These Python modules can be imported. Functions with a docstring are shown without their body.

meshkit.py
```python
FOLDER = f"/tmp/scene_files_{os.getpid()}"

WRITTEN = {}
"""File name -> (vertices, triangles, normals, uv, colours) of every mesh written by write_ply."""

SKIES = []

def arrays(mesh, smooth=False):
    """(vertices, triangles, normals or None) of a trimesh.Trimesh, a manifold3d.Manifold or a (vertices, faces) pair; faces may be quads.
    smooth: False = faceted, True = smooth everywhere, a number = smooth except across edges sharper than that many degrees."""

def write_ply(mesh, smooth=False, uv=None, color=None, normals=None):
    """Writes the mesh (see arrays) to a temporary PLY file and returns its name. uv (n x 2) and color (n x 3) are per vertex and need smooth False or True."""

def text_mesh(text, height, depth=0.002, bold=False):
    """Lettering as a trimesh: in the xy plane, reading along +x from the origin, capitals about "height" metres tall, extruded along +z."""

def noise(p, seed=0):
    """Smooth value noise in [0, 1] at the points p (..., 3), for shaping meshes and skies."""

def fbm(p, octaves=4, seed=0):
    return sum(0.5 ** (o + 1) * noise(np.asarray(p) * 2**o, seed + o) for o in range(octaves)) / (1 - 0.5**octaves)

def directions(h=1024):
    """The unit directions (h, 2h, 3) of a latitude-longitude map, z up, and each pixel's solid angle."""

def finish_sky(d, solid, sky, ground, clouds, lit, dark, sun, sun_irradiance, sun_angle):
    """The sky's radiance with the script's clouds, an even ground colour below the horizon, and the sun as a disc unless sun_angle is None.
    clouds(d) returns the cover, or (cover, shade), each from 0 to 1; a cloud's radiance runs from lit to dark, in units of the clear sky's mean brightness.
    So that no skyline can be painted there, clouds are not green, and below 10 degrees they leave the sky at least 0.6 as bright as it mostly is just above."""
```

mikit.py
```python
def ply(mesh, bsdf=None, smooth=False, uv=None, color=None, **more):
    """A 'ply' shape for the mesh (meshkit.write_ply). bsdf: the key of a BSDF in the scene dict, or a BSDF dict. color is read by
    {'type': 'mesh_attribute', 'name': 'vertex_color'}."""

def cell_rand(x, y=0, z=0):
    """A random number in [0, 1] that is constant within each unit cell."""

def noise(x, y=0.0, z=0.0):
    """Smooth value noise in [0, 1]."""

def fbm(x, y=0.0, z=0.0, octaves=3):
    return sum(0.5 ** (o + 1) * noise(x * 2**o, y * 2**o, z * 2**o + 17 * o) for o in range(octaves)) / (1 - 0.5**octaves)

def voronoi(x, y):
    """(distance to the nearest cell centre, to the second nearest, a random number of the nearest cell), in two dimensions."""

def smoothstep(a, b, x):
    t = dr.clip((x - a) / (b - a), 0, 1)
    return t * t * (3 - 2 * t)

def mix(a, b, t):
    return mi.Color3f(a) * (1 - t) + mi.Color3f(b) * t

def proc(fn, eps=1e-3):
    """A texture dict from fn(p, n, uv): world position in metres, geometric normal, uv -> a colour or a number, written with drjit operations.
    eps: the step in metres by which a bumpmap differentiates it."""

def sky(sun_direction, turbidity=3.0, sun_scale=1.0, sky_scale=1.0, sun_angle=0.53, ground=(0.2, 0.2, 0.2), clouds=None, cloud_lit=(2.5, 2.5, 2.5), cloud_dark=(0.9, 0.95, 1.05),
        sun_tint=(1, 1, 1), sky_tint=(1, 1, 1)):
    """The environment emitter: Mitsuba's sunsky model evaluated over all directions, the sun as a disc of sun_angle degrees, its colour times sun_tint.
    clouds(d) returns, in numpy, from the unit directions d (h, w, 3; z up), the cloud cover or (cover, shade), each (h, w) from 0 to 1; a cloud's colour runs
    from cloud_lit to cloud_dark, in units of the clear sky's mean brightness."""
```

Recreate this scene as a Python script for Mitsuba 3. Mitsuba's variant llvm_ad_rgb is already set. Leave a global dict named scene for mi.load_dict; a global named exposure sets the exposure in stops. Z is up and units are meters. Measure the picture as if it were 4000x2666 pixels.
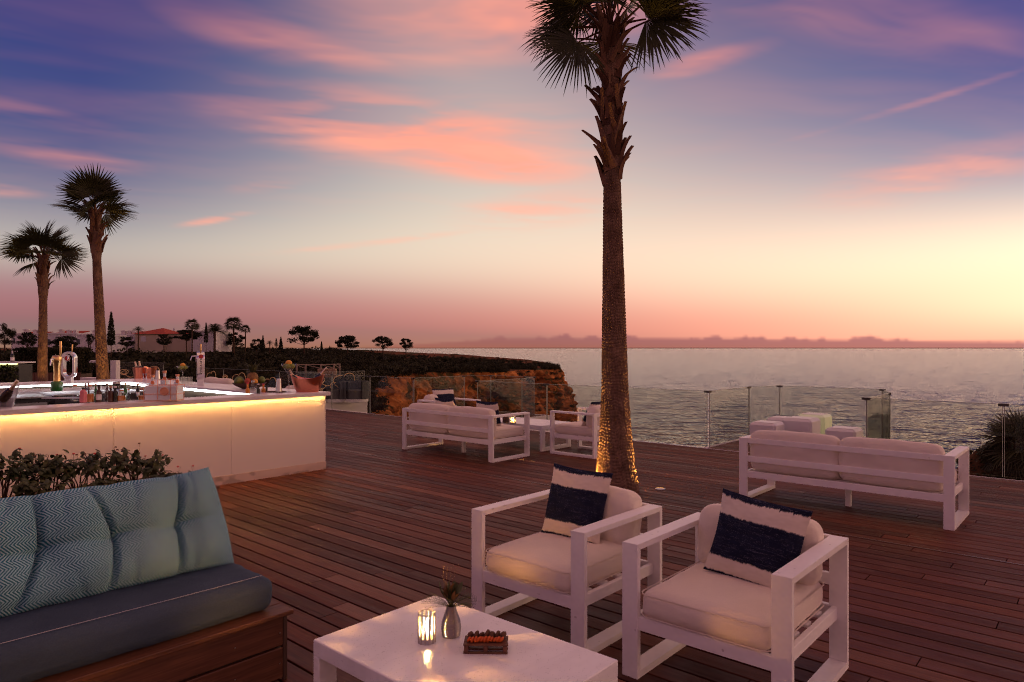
import math, random
import numpy as np
import trimesh
import drjit as dr
import mitsuba as mi
import mikit, meshkit
from mikit import proc, noise, fbm, cell_rand, smoothstep, mix, voronoi

T = mi.ScalarTransform4f
RNG = np.random.default_rng(7)
scene, labels = {}, {}

# ------------------------------------------------------------------ camera, sky, exposure
# world: x runs along the deck boards (towards the lower right of the picture), y across them (towards the sea), z up
CX, CY = 0.7506, 0.6607          # camera right = (CX, CY), forward = (-CY, CX)
EYE = 1.6
scene['camera'] = {
    'type': 'perspective', 'fov': 73.74, 'fov_axis': 'x', 'near_clip': 0.05, 'far_clip': 60000.0,
    'principal_point_offset_y': -28.0 / 2666.0,
    'to_world': T().look_at(origin=[0, 0, EYE], target=[-CY, CX, EYE], up=[0, 0, 1])}
exposure = 3.2
SUN_AZ, GLOW_AZ = 74.0, 48.0     # degrees to the right of the camera's forward direction: just outside the frame, at the horizon


def sun_dir(el=3.5):
    a, e = math.radians(SUN_AZ), math.radians(el)
    h = np.array([-CY, CX]) * math.cos(a) + np.array([CX, CY]) * math.sin(a)
    return [h[0] * math.cos(e), h[1] * math.cos(e), math.sin(e)]


def clouds(d):
    """Dusk haze that thickens and warms towards the horizon, cirrus wisps, unseen cloud patches added as fill light, and a low cloud bank far out at sea."""
    right, fwd, up = d[..., 0] * CX + d[..., 1] * CY, -d[..., 0] * CY + d[..., 1] * CX, d[..., 2]
    el = np.degrees(np.arcsin(np.clip(up, 0, 1)))
    az = np.degrees(np.arctan2(right, fwd))
    da = np.abs((az - GLOW_AZ + 180) % 360 - 180)
    e, q = np.clip(np.maximum(el, 0.5 + 1.1 * np.clip((da - 35) / 30, 0, 1)), 0, 26), np.clip(da, 6, 80) / 40
    k = np.log(e + 1)
    f = [k * 0 + 1, k, k**2, k**3, q, q**2, k * q, k * k * q, k * q * q, k * k * q * q, k**3 * q]
    A = sum(a * b for a, b in zip([-1.0234, 8.0643, -4.2239, 0.3102, 0.2136, -1.7171, -6.7441, 2.9948, 3.8278, -1.5343, 0.0662], f))
    B = sum(a * b for a, b in zip([3.4347, -2.422, 1.441, -0.5042, 4.8842, -7.5069, -1.1219, -3.5143, 9.8583, -3.1844, 1.5146], f))
    c, s = 1 / (1 + np.exp(-A)), 1 / (1 + np.exp(-B))
    s = s - 0.09 * np.exp(-((el - 2.6) / 1.7) ** 2) * np.exp(-((az - 46) / 16) ** 2)      # the yellow core of the afterglow
    w = np.clip((az - 2) / 26, 0, 1) * np.exp(-(el / 1.9) ** 2)
    s, c = s - 0.055 * w, c + (1 - c) * 0.55 * w          # orange along the seaward horizon
    # cirrus: wisps on a high layer, drawn out along the wind
    t = 1 / np.maximum(up, 0.045)
    px, py = right * t, fwd * t
    wa = math.radians(12)
    wx, wy = px * math.cos(wa) + py * math.sin(wa), -px * math.sin(wa) + py * math.cos(wa)
    warp = meshkit.fbm(np.stack([wx * 0.8, wy * 0.8, wx * 0 + 3], -1), 3, 5) - 0.5
    wisp = meshkit.fbm(np.stack([wx * 1.1 + warp * 1.2, wy * 3.4 + warp * 2.2, wx * 0 + 1.7], -1), 5, 11)
    wisp2 = meshkit.fbm(np.stack([wx * 2.5 + warp, wy * 8.0 + warp * 3, wx * 0 + 4.2], -1), 4, 23)
    tex = np.clip((wisp * 0.65 + wisp2 * 0.35 - 0.36) / 0.26, 0, 1)
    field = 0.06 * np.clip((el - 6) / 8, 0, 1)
    for ax, ey, rx, ry, tilt, amp in CIRRUS_AND_FILL:
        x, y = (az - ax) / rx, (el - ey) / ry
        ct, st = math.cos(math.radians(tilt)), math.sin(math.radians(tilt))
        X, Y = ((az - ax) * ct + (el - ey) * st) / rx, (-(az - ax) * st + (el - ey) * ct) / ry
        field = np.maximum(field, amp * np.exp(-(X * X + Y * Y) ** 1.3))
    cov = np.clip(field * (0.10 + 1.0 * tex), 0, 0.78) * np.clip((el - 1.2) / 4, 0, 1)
    s_c = np.clip(0.995 - 0.03 * tex - 0.003 * np.clip(14 - el, 0, 12) - 0.10 * np.clip((el - 30) / 20, 0, 1), 0, 1)  # unseen overhead patch made paler to lift the foreground light
    # the cloud bank on the horizon to seaward
    az1 = az + 0 * el
    top = 0.92 + 0.5 * np.clip(meshkit.fbm(np.stack([az1 * 0.9, az1 * 0, az1 * 0 + 2], -1), 5, 3) - 0.5, 0, 1) * 2.2 - 0.016 * np.clip(az - 12, 0, 99)
    top = top * np.clip((az + 14) / 14, 0.0, 1)
    bank = np.clip((top - el) / 0.2, 0, 1) * 0.8
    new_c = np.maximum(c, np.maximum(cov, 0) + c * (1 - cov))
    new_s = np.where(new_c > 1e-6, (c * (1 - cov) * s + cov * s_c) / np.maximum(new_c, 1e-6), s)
    new_s = new_s * (1 - bank) + bank * 0.99
    new_c = new_c * (1 - bank) + bank * 0.27
    return new_c, new_s


# azimuth and elevation (degrees), half sizes, tilt, strength of the cirrus patches; the first three are unseen, added to brighten the foreground
CIRRUS_AND_FILL = [(0, 90, 400, 42, 0, 0.95), (130, 16, 55, 18, 0, 0.7), (-145, 16, 55, 18, 0, 0.6), (-8, 17.5, 13, 2.6, -4, 1.0), (-3, 15.3, 9, 1.5, -6, 1.0), (0, 26, 16, 3.2, 6, 0.75), (-17, 23, 9, 1.6, -6, 0.5), (16, 22.0, 4.5, 0.7, 7, 0.75),
          (32, 12.3, 8, 1.5, 6, 0.42), (-33.5, 13.2, 5, 0.7, -2, 0.36), (-23.5, 9.8, 2.3, 0.25, 14, 0.7), (-38, 10.5, 3, 0.4, 0, 0.35), (-20, 12.5, 2.5, 0.4, 8, 0.4),
          (2, 11.5, 6, 1.5, 6, 0.55), (30, 17.0, 9, 0.25, 9, 0.25), (-10, 8.8, 9, 0.25, 8, 0.3), (25, 24, 14, 2.0, -20, 0.3), (-36, 15.8, 8, 0.7, -4, 0.2)]
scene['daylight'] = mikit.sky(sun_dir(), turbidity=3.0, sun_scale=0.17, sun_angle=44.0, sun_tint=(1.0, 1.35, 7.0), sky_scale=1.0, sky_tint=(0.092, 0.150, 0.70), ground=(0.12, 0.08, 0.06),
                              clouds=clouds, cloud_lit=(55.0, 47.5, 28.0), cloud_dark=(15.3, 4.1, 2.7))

# ------------------------------------------------------------------ helpers
def numbered(key):
    if key not in scene and key not in labels:
        return key
    i = 1
    while f'{key}_{i:03d}' in scene or f'{key}_{i:03d}' in labels:
        i += 1
    return f'{key}_{i:03d}'


def tag(key, label, cat=None, group=None, kind=None):
    d = labels.setdefault(key, {})
    d['label'] = label
    if cat:
        d['category'] = cat
    if group:
        d['group'] = group
    if kind:
        d['kind'] = kind
    return key


def thing(name, label, cat, group=None):
    return tag(numbered(name), label, cat, group)


def put(name, mesh, bsdf, parent=None, smooth=False, at=None, uv=None, color=None, **more):
    """One entry of the scene; a dict made by mikit.ply can be given again in place of the mesh."""
    base = f'{parent}__{name}' if parent else name
    key = base if base not in scene else None
    i = 1
    while key is None:
        k = f'{base}_{i:03d}'
        key = k if k not in scene else None
        i += 1
    shape = dict(mesh) if isinstance(mesh, dict) else mikit.ply(mesh, bsdf, smooth=smooth, uv=uv, color=color, **more)
    if at is not None:
        shape['to_world'] = at
    scene[key] = shape
    return key


def solo(name, mesh, bsdf, label, cat, group=None, **more):
    key = thing(name, label, cat, group)
    shape = dict(mesh) if isinstance(mesh, dict) else mikit.ply(mesh, bsdf, **{k: v for k, v in more.items() if k != 'at'})
    if 'at' in more:
        shape['to_world'] = more['at']
    scene[key] = shape
    return key


def struct(name, mesh, bsdf, **more):
    put(name, mesh, bsdf, **more)
    labels[name] = {'kind': 'structure'}


def place(x, y, z=0, rot=0, s=1.0):
    t = T().translate([float(x), float(y), float(z)])
    if rot:
        t = t.rotate([0, 0, 1], float(rot))
    return t.scale(float(s)) if s != 1.0 else t


def W(X, Y, z=0.0):
    """Camera-aligned metres (right, forward) to world."""
    return np.array([X * CX - Y * CY, X * CY + Y * CX, z])


F_, PX, PY = 2667.0, 2000.0, 1361.0


def spot(px, py, z=0.0):
    """The point at height z seen at this place of the 4000 x 2666 photograph."""
    Y = F_ * (EYE - z) / (py - PY)
    return W((px - PX) * Y / F_, Y, z)


def far(px, py, Y):
    return W((px - PX) * Y / F_, Y, EYE - (py - PY) * Y / F_)


def on_x(px, py, x):
    k = (px - PX) / F_
    Y = x / (k * CX - CY)
    return W(k * Y, Y, EYE - (py - PY) * Y / F_)


def on_y(px, py, y):
    k = (px - PX) / F_
    Y = y / (k * CY + CX)
    return W(k * Y, Y, EYE - (py - PY) * Y / F_)


def cat_(*m):
    m = [x for x in m if x is not None]
    out, n = ([], []), 0
    for v, f in m:
        out[0].append(v)
        out[1].append(np.asarray(f) + n)
        n += len(v)
    return np.vstack(out[0]), np.vstack(out[1])


def tri(f):
    f = np.asarray(f, int)
    return np.vstack([f[:, [0, 1, 2]], f[:, [0, 2, 3]]]) if f.shape[1] == 4 else f


def box(x0, x1, y0, y1, z0, z1, b=0.0):
    """A box, its edges chamfered by b."""
    if b <= 0:
        v = np.array([[x, y, z] for x in (x0, x1) for y in (y0, y1) for z in (z0, z1)], float)
        return v, np.array([[0, 1, 3], [0, 3, 2], [4, 6, 7], [4, 7, 5], [0, 4, 5], [0, 5, 1], [2, 3, 7], [2, 7, 6], [0, 2, 6], [0, 6, 4], [1, 5, 7], [1, 7, 3]])
    p = []
    for sx in (-1, 1):
        for sy in (-1, 1):
            for sz in (-1, 1):
                for k in range(3):
                    q = np.array([sx, sy, sz]) * (np.array([x1 - x0, y1 - y0, z1 - z0]) / 2 - np.where(np.arange(3) == k, 0, b))
                    p.append(q + [(x0 + x1) / 2, (y0 + y1) / 2, (z0 + z1) / 2])
    h = trimesh.Trimesh(np.array(p)).convex_hull
    return np.array(h.vertices), np.array(h.faces)


def moved(m, x=0, y=0, z=0, rot=0.0, tilt=None, s=1.0):
    v = np.asarray(m[0], float) * s
    if tilt is not None:
        v = v @ trimesh.transformations.rotation_matrix(math.radians(tilt[0]), tilt[1])[:3, :3].T
    if rot:
        a = math.radians(rot)
        v = v @ np.array([[math.cos(a), -math.sin(a), 0], [math.sin(a), math.cos(a), 0], [0, 0, 1]]).T
    return v + [x, y, z], m[1]


def lathe(profile, n=24, ripple=None):
    """A surface of revolution from (radius, z) pairs, bottom to top; ripple(angle, i) multiplies the radius."""
    p = np.asarray(profile, float)
    a = np.arange(n) * 2 * np.pi / n
    r = p[:, :1] * (np.ones((1, n)) if ripple is None else np.array([[ripple(t, i) for t in a] for i in range(len(p))]))
    v = np.stack([r * np.cos(a), r * np.sin(a), np.repeat(p[:, 1:2], n, 1)], -1).reshape(-1, 3)
    i, j = np.meshgrid(np.arange(len(p) - 1), np.arange(n), indexing='ij')
    q = np.stack([i * n + j, i * n + (j + 1) % n, (i + 1) * n + (j + 1) % n, (i + 1) * n + j], -1).reshape(-1, 4)
    return v, tri(q)


def tube(points, radii, n=8, cap=True):
    p = np.asarray(points, float)
    t = np.gradient(p, axis=0)
    t /= np.linalg.norm(t, axis=1, keepdims=True) + 1e-12
    ref = np.array([0, 0, 1.0]) if abs(t[:, 2]).mean() < 0.8 else np.array([1.0, 0, 0])
    a = np.cross(t, ref)
    a /= np.linalg.norm(a, axis=1, keepdims=True) + 1e-12
    b = np.cross(t, a)
    g = np.arange(n) * 2 * np.pi / n
    r = np.broadcast_to(radii, (len(p),))[:, None, None]
    v = (p[:, None] + r * (np.cos(g)[None, :, None] * a[:, None] + np.sin(g)[None, :, None] * b[:, None])).reshape(-1, 3)
    i, j = np.meshgrid(np.arange(len(p) - 1), np.arange(n), indexing='ij')
    f = tri(np.stack([i * n + j, (i + 1) * n + j, (i + 1) * n + (j + 1) % n, i * n + (j + 1) % n], -1).reshape(-1, 4))
    if cap:
        k = len(v)
        v = np.vstack([v, p[:1], p[-1:]])
        c0 = [[k, (q + 1) % n, q] for q in range(n)]
        m = (len(p) - 1) * n
        c1 = [[k + 1, m + q, m + (q + 1) % n] for q in range(n)]
        f = np.vstack([f, np.array(c0)[:, ::-1], np.array(c1)[:, ::-1]])
    return v, f


def prism_x(poly, x0, x1):
    """A convex polygon of (y, z) pairs, extruded along x."""
    p = np.asarray(poly, float)
    n = len(p)
    v = np.vstack([np.c_[np.full(n, x0), p], np.c_[np.full(n, x1), p]])
    h = trimesh.Trimesh(v).convex_hull
    return np.array(h.vertices), np.array(h.faces)


def grid_mesh(P, wrap=False):
    n, m = P.shape[:2]
    mm = m if wrap else m - 1
    i, j = np.meshgrid(np.arange(n - 1), np.arange(mm), indexing='ij')
    q = np.stack([i * m + j, i * m + (j + 1) % m, (i + 1) * m + (j + 1) % m, (i + 1) * m + j], -1).reshape(-1, 4)
    return P.reshape(-1, 3), tri(q)


def ball(r, n=10, sx=1, sy=1, sz=1):
    m = trimesh.creation.uv_sphere(1.0, count=[n, 2 * n])
    return np.array(m.vertices) * [r * sx, r * sy, r * sz], np.array(m.faces)


def leaves(centres, size, rng, long=1.0, up=0.0, tri_only=False):
    """Small folded leaf blades, one at each centre, turned at random."""
    c = np.asarray(centres, float)
    n = len(c)
    a = rng.normal(size=(n, 3))
    a[:, 2] += up
    a /= np.linalg.norm(a, axis=1, keepdims=True)
    b = np.cross(a, rng.normal(size=(n, 3)))
    b /= np.linalg.norm(b, axis=1, keepdims=True) + 1e-9
    s = size * rng.uniform(0.6, 1.3, (n, 1))
    nrm = np.cross(a, b)
    p0, p1 = c - a * s * long * 0.5, c + a * s * long * 0.5
    l, r = c + b * s * 0.36 + nrm * s * 0.12, c - b * s * 0.36 + nrm * s * 0.12
    v = np.stack([p0, r, p1, l], 1).reshape(-1, 3)
    k = np.arange(n)[:, None] * 4
    if tri_only:
        return v, k + np.array([[0, 1, 2]])
    return v, np.vstack([k + np.array([[0, 1, 2]]), k + np.array([[0, 2, 3]])])


def cushion(w, d, h, r=0.05, puff=0.02, seed=0, wr=0.004, n=26):
    """A padded box cushion (its base centred on the origin), rounded and bulging, with wrinkles gathered at the ends."""
    k = np.linspace(-1, 1, n)
    m = trimesh.creation.box([2, 2, 2])
    faces, verts = [], []
    A, B = np.meshgrid(k, k, indexing='ij')
    A, B = np.sign(A) * (1 - (1 - abs(A)) ** 1.25), np.sign(B) * (1 - (1 - abs(B)) ** 1.25)
    for ax in range(3):
        for s in (-1, 1):
            P = np.empty((n, n, 3))
            P[..., ax] = s
            P[..., (ax + 1) % 3], P[..., (ax + 2) % 3] = (A, B) if s > 0 else (B, A)
            v, f = grid_mesh(P)
            faces.append(f + sum(len(x) for x in verts))
            verts.append(v)
    v, f = np.vstack(verts), np.vstack(faces)
    half = np.array([w, d, h]) / 2
    p = v * half
    r = min(r, half.min() * 0.95)
    inner = np.clip(p, -(half - r), half - r)
    dlt = p - inner
    ln = np.linalg.norm(dlt, axis=1, keepdims=True)
    p = np.where(ln > 1e-9, inner + dlt / np.maximum(ln, 1e-9) * r, p)
    x, y, z = (p / half).T
    p[:, 2] += puff * np.sign(z) * np.abs(z) * np.clip(1 - x**2, 0, 1) ** 0.6 * np.clip(1 - y**2, 0, 1) ** 0.6
    p[:, 1] += puff * 0.6 * np.sign(y) * np.abs(y) ** 3 * np.clip(1 - x**2, 0, 1) * np.clip(1 - z**2, 0, 1)
    p[:, 0] += puff * 0.5 * np.sign(x) * np.abs(x) ** 3 * np.clip(1 - y**2, 0, 1) * np.clip(1 - z**2, 0, 1)
    nz = meshkit.fbm(p * [9, 9, 14] + seed * 7.3, 3, seed) - 0.5
    nz2 = meshkit.fbm(np.c_[p[:, 0] * 30, p[:, 1] * 30, p[:, 2] * 6] + seed, 2, seed + 3) - 0.5
    edge = np.clip(np.maximum(np.abs(x), np.abs(y)) - 0.72, 0, 1) / 0.28
    nrm = v / np.linalg.norm(v, axis=1, keepdims=True)
    p = p + nrm * (nz[:, None] * wr * 2.4 + nz2[:, None] * wr * 1.5 * edge[:, None])
    p[:, 2] += h / 2
    t = trimesh.Trimesh(p, f, process=False)
    t.merge_vertices(digits_vertex=6)
    return np.array(t.vertices), np.array(t.faces)


def seam(w, d, z, r=0.05, rad=0.0035, n=10):
    """The piped seam that runs round a cushion at height z."""
    pts = []
    for cx, cy, a0 in ((1, 1, 0), (-1, 1, 90), (-1, -1, 180), (1, -1, 270)):
        for a in np.linspace(a0, a0 + 90, n):
            pts.append([cx * (w / 2 - r) + r * math.cos(math.radians(a)), cy * (d / 2 - r) + r * math.sin(math.radians(a)), z])
    pts.append(pts[0])
    return tube(pts, rad, 5, cap=False)


def pillow(w, h, t, seed=0, n=30):
    """A scatter cushion standing in the xz plane, base at the origin, with drawn-in sides and pointed corners; returns mesh and uv."""
    k = np.linspace(-1, 1, n)
    A, B = np.meshgrid(k, k, indexing='ij')
    X = A * (1 - 0.07 * (1 - B**2)) * w / 2
    Z = B * (1 - 0.06 * (1 - A**2)) * h / 2
    th = t / 2 * np.clip((1 - A**2) * (1 - B**2), 0, 1) ** 0.5
    wr = meshkit.fbm(np.stack([A * 3, B * 3, A * 0 + seed], -1), 3, seed) - 0.5
    th = th + wr * 0.018 * np.clip((1 - A**2) * (1 - B**2) * 4, 0, 1)
    bend = 0.02 * (meshkit.noise(np.stack([A * 1.2 + seed, B * 1.2, A * 0], -1), seed) - 0.5)
    front, back = np.stack([X, -th + bend, Z + h / 2], -1), np.stack([X, th + bend, Z + h / 2], -1)
    v1, f1 = grid_mesh(front)
    v2, f2 = grid_mesh(back)
    uv = np.stack([(A + 1) / 2 * w, (B + 1) / 2], -1).reshape(-1, 2)
    return (np.vstack([v1, v2]), np.vstack([f1, f2[:, ::-1] + len(v1)])), np.vstack([uv, uv])


# ------------------------------------------------------------------ materials
def flat(name, rgb, rough=0.6, spec=0.5, metal=0.0, two=True, **more):
    b = {'type': 'principled', 'base_color': {'type': 'rgb', 'value': list(rgb)} if not isinstance(rgb, dict) else rgb, 'roughness': rough, 'specular': spec, 'metallic': metal, **more}
    scene[name] = {'type': 'twosided', 'bsdf': b} if two else b
    return name


def bumped(name, inner, fn, scale=1.0, eps=1e-3):
    """Wraps the material of that name in a bump map."""
    b = scene[inner]['bsdf'] if scene[inner]['type'] == 'twosided' else scene[inner]
    scene[name] = {'type': 'twosided', 'bsdf': {'type': 'bumpmap', 'arbitrary': proc(fn, eps), 'scale': scale, 'bsdf': b}}
    if inner != name:
        scene.pop(inner)
    return name


def deck_col(p, n, uv):
    plank = dr.floor(uv.x / 100.0)
    r1, r2 = cell_rand(plank, 3, 1), cell_rand(plank, 7, 2)
    grain = fbm(uv.x * 2.2, uv.y * 55.0, plank * 3.7, 3)
    fine = noise(uv.x * 9.0, uv.y * 260.0, plank)
    blot = fbm(p.x * 1.7, p.y * 1.7, 0.3, 3)
    c = mix((0.060, 0.0150, 0.0075), (0.160, 0.046, 0.0225), r1 * 0.8 + grain * 0.55 - 0.18)
    c = mix(c, mi.Color3f(0.27, 0.115, 0.065), smoothstep(0.86, 1.0, r2) * 0.6)
    dust = smoothstep(0.60, 0.78, fbm(p.x * 5.0, p.y * 5.0, 2.3, 4)) * 0.25
    c = mix(c, mi.Color3f(0.20, 0.105, 0.070), dust)
    return c * (0.70 + 0.4 * fine) * (0.66 + 0.6 * blot)


def deck_rough(p, n, uv):
    plank = dr.floor(uv.x / 100.0)
    return 0.40 + 0.20 * fbm(uv.x * 1.1, uv.y * 30.0, plank, 2) + 0.10 * cell_rand(plank, 5, 5)


flat('deck_wood', proc(deck_col), proc(deck_rough), 0.20)


def bench_col(p, n, uv):
    grain = fbm(p.y * 1.6 + p.z * 0.4, p.z * 60.0, p.x * 45.0, 3)
    fine = noise(p.y * 12.0, p.z * 240.0, p.x * 200.0)
    c = mix((0.070, 0.024, 0.012), (0.155, 0.058, 0.028), grain)
    return c * (0.75 + 0.4 * fine)


flat('bench_wood', proc(bench_col), 0.5, 0.4)
flat('dark_void', (0.10, 0.075, 0.055), 0.9, 0.1)
flat('screw_steel', (0.35, 0.33, 0.3), 0.4, 0.5, 1.0)


def paint_col(p, n, uv):
    g = fbm(p.x * 6.0, p.y * 6.0, p.z * 6.0, 3)
    sc = noise(p.x * 70.0, p.y * 70.0, p.z * 70.0)
    chips = smoothstep(0.83, 0.89, fbm(p.x * 34.0, p.y * 34.0, p.z * 34.0, 2))
    c = mix((0.77, 0.745, 0.715), (0.83, 0.81, 0.78), g) * (0.95 + 0.06 * sc)
    return mix(c, mi.Color3f(0.24, 0.19, 0.15), chips * 0.45)


flat('white_paint', proc(paint_col), 0.42, 0.5)


def tabletop_col(p, n, uv):
    g = fbm(p.x * 5.0, p.y * 5.0, p.z * 5.0, 4)
    st = fbm(p.x * 40.0, p.y * 9.0, 1.0, 3)
    sp = smoothstep(0.86, 0.95, noise(p.x * 230.0, p.y * 230.0, p.z * 230.0))
    c = mix((0.72, 0.705, 0.70), (0.82, 0.81, 0.80), smoothstep(0.25, 0.75, g))
    c = c * (1 - 0.04 * smoothstep(0.55, 0.8, st))
    return mix(c, mi.Color3f(0.40, 0.37, 0.36), sp * 0.6)


flat('table_lacquer', proc(tabletop_col), 0.38, 0.5)


def weave(p):
    return noise(p.x * 420.0, p.y * 420.0, p.z * 420.0)


def linen_col(p, n, uv):
    g = fbm(p.x * 5.0, p.y * 5.0, p.z * 5.0, 3)
    return mix((0.64, 0.56, 0.47), (0.74, 0.665, 0.575), g) * (0.92 + 0.12 * weave(p))


flat('linen', proc(linen_col), 0.9, 0.15, sheen=0.25)


def dyed_col(p, n, uv):
    """Hand-dyed indigo bands on raw cotton, with ragged edges and slubs."""
    u, v = uv.x, uv.y
    rag = (fbm(u * 120.0, v * 9.0, 2.0, 3) - 0.5) * 0.030 + (noise(u * 6.0, 1.0, 4.0) - 0.5) * 0.018
    t = v + rag
    band = smoothstep(0.190, 0.215, t) * (1 - smoothstep(0.695, 0.72, t))
    hem = smoothstep(0.905, 0.93, t + rag)
    low = 1 - smoothstep(0.015, 0.03, t)
    slub = noise(u * 25.0, v * 330.0, 5.0) * noise(u * 300.0, v * 300.0, 1.0)
    cotton = mix((0.58, 0.50, 0.42), (0.68, 0.60, 0.52), fbm(u * 30.0, v * 30.0, 7.0, 3))
    ink = mix((0.005, 0.006, 0.015), (0.013, 0.017, 0.045), fbm(u * 20.0, v * 60.0, 3.0, 3)) + mi.Color3f(0.30, 0.30, 0.36) * smoothstep(0.42, 0.68, slub) * 0.42
    return mix(cotton, ink, dr.clip(band + hem + low, 0, 1))


flat('dyed_cotton', proc(dyed_col), 0.92, 0.1)


def denim_col(p, n, uv):
    g = fbm(p.x * 6.0, p.y * 6.0, p.z * 6.0, 3)
    tw = noise((p.x + p.y) * 300.0, (p.x - p.y) * 90.0, p.z * 300.0)
    return mix((0.034, 0.050, 0.078), (0.056, 0.080, 0.118), g) * (0.85 + 0.28 * tw)


flat('blue_canvas', proc(denim_col), 0.9, 0.15, sheen=0.3)


def teal_col(p, n, uv):
    """Broken herringbone: rows of slanting pale threads on teal, turning direction from row to row."""
    u, v = uv.x, uv.y
    row = dr.floor(v / 0.031)
    fr = v / 0.031 - row
    way = 1 - 2 * (row - 2 * dr.floor(row / 2))
    step = cell_rand(dr.floor(u / 0.085 + row * 0.37), row, 9)
    ph = (u + way * (fr - 0.5) * 0.034 + step * 0.005) / 0.0140
    s = ph - dr.floor(ph)
    line = smoothstep(0.30, 0.42, s) * (1 - smoothstep(0.80, 0.92, s))
    g = fbm(u * 9.0, v * 9.0, 1.0, 3)
    base = mix((0.016, 0.105, 0.160), (0.030, 0.150, 0.215), g)
    pale = mix((0.30, 0.47, 0.52), (0.38, 0.56, 0.60), g)
    return mix(base, pale, line * 0.8)


flat('herringbone', proc(teal_col), 0.9, 0.1, sheen=0.2)
flat('teal_button', (0.05, 0.13, 0.16), 0.8)


def bark_col(p, n, uv):
    g = fbm(p.x * 14.0, p.y * 14.0, p.z * 7.0, 3)
    f = noise(p.x * 90.0, p.y * 90.0, p.z * 18.0)
    return mix((0.075, 0.040, 0.026), (0.25, 0.155, 0.105), g) * (0.65 + 0.6 * f)


flat('bark', proc(bark_col), 0.9, 0.1)
flat('leaf_base', (0.15, 0.078, 0.048), 0.85, 0.15)
flat('leaf_base_dark', (0.070, 0.032, 0.020), 0.85, 0.15)


def frond_col(p, n, uv):
    g = fbm(p.x * 5.0, p.y * 5.0, p.z * 5.0, 2)
    return mix((0.016, 0.020, 0.007), (0.055, 0.055, 0.016), g)


flat('palm_leaf', proc(frond_col), 0.5, 0.4)
flat('palm_leaf_dry', (0.16, 0.085, 0.035), 0.7, 0.2)


def bush_col(p, n, uv):
    g = noise(p.x * 1.3, p.y * 1.3, p.z * 1.3)
    return mix((0.012, 0.014, 0.006), (0.042, 0.037, 0.014), g)


flat('bush_leaf', proc(bush_col), 0.7, 0.2)
flat('pine_leaf', (0.022, 0.022, 0.009), 0.7, 0.2)
flat('wood_brown', (0.09, 0.055, 0.035), 0.9, 0.1)


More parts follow.
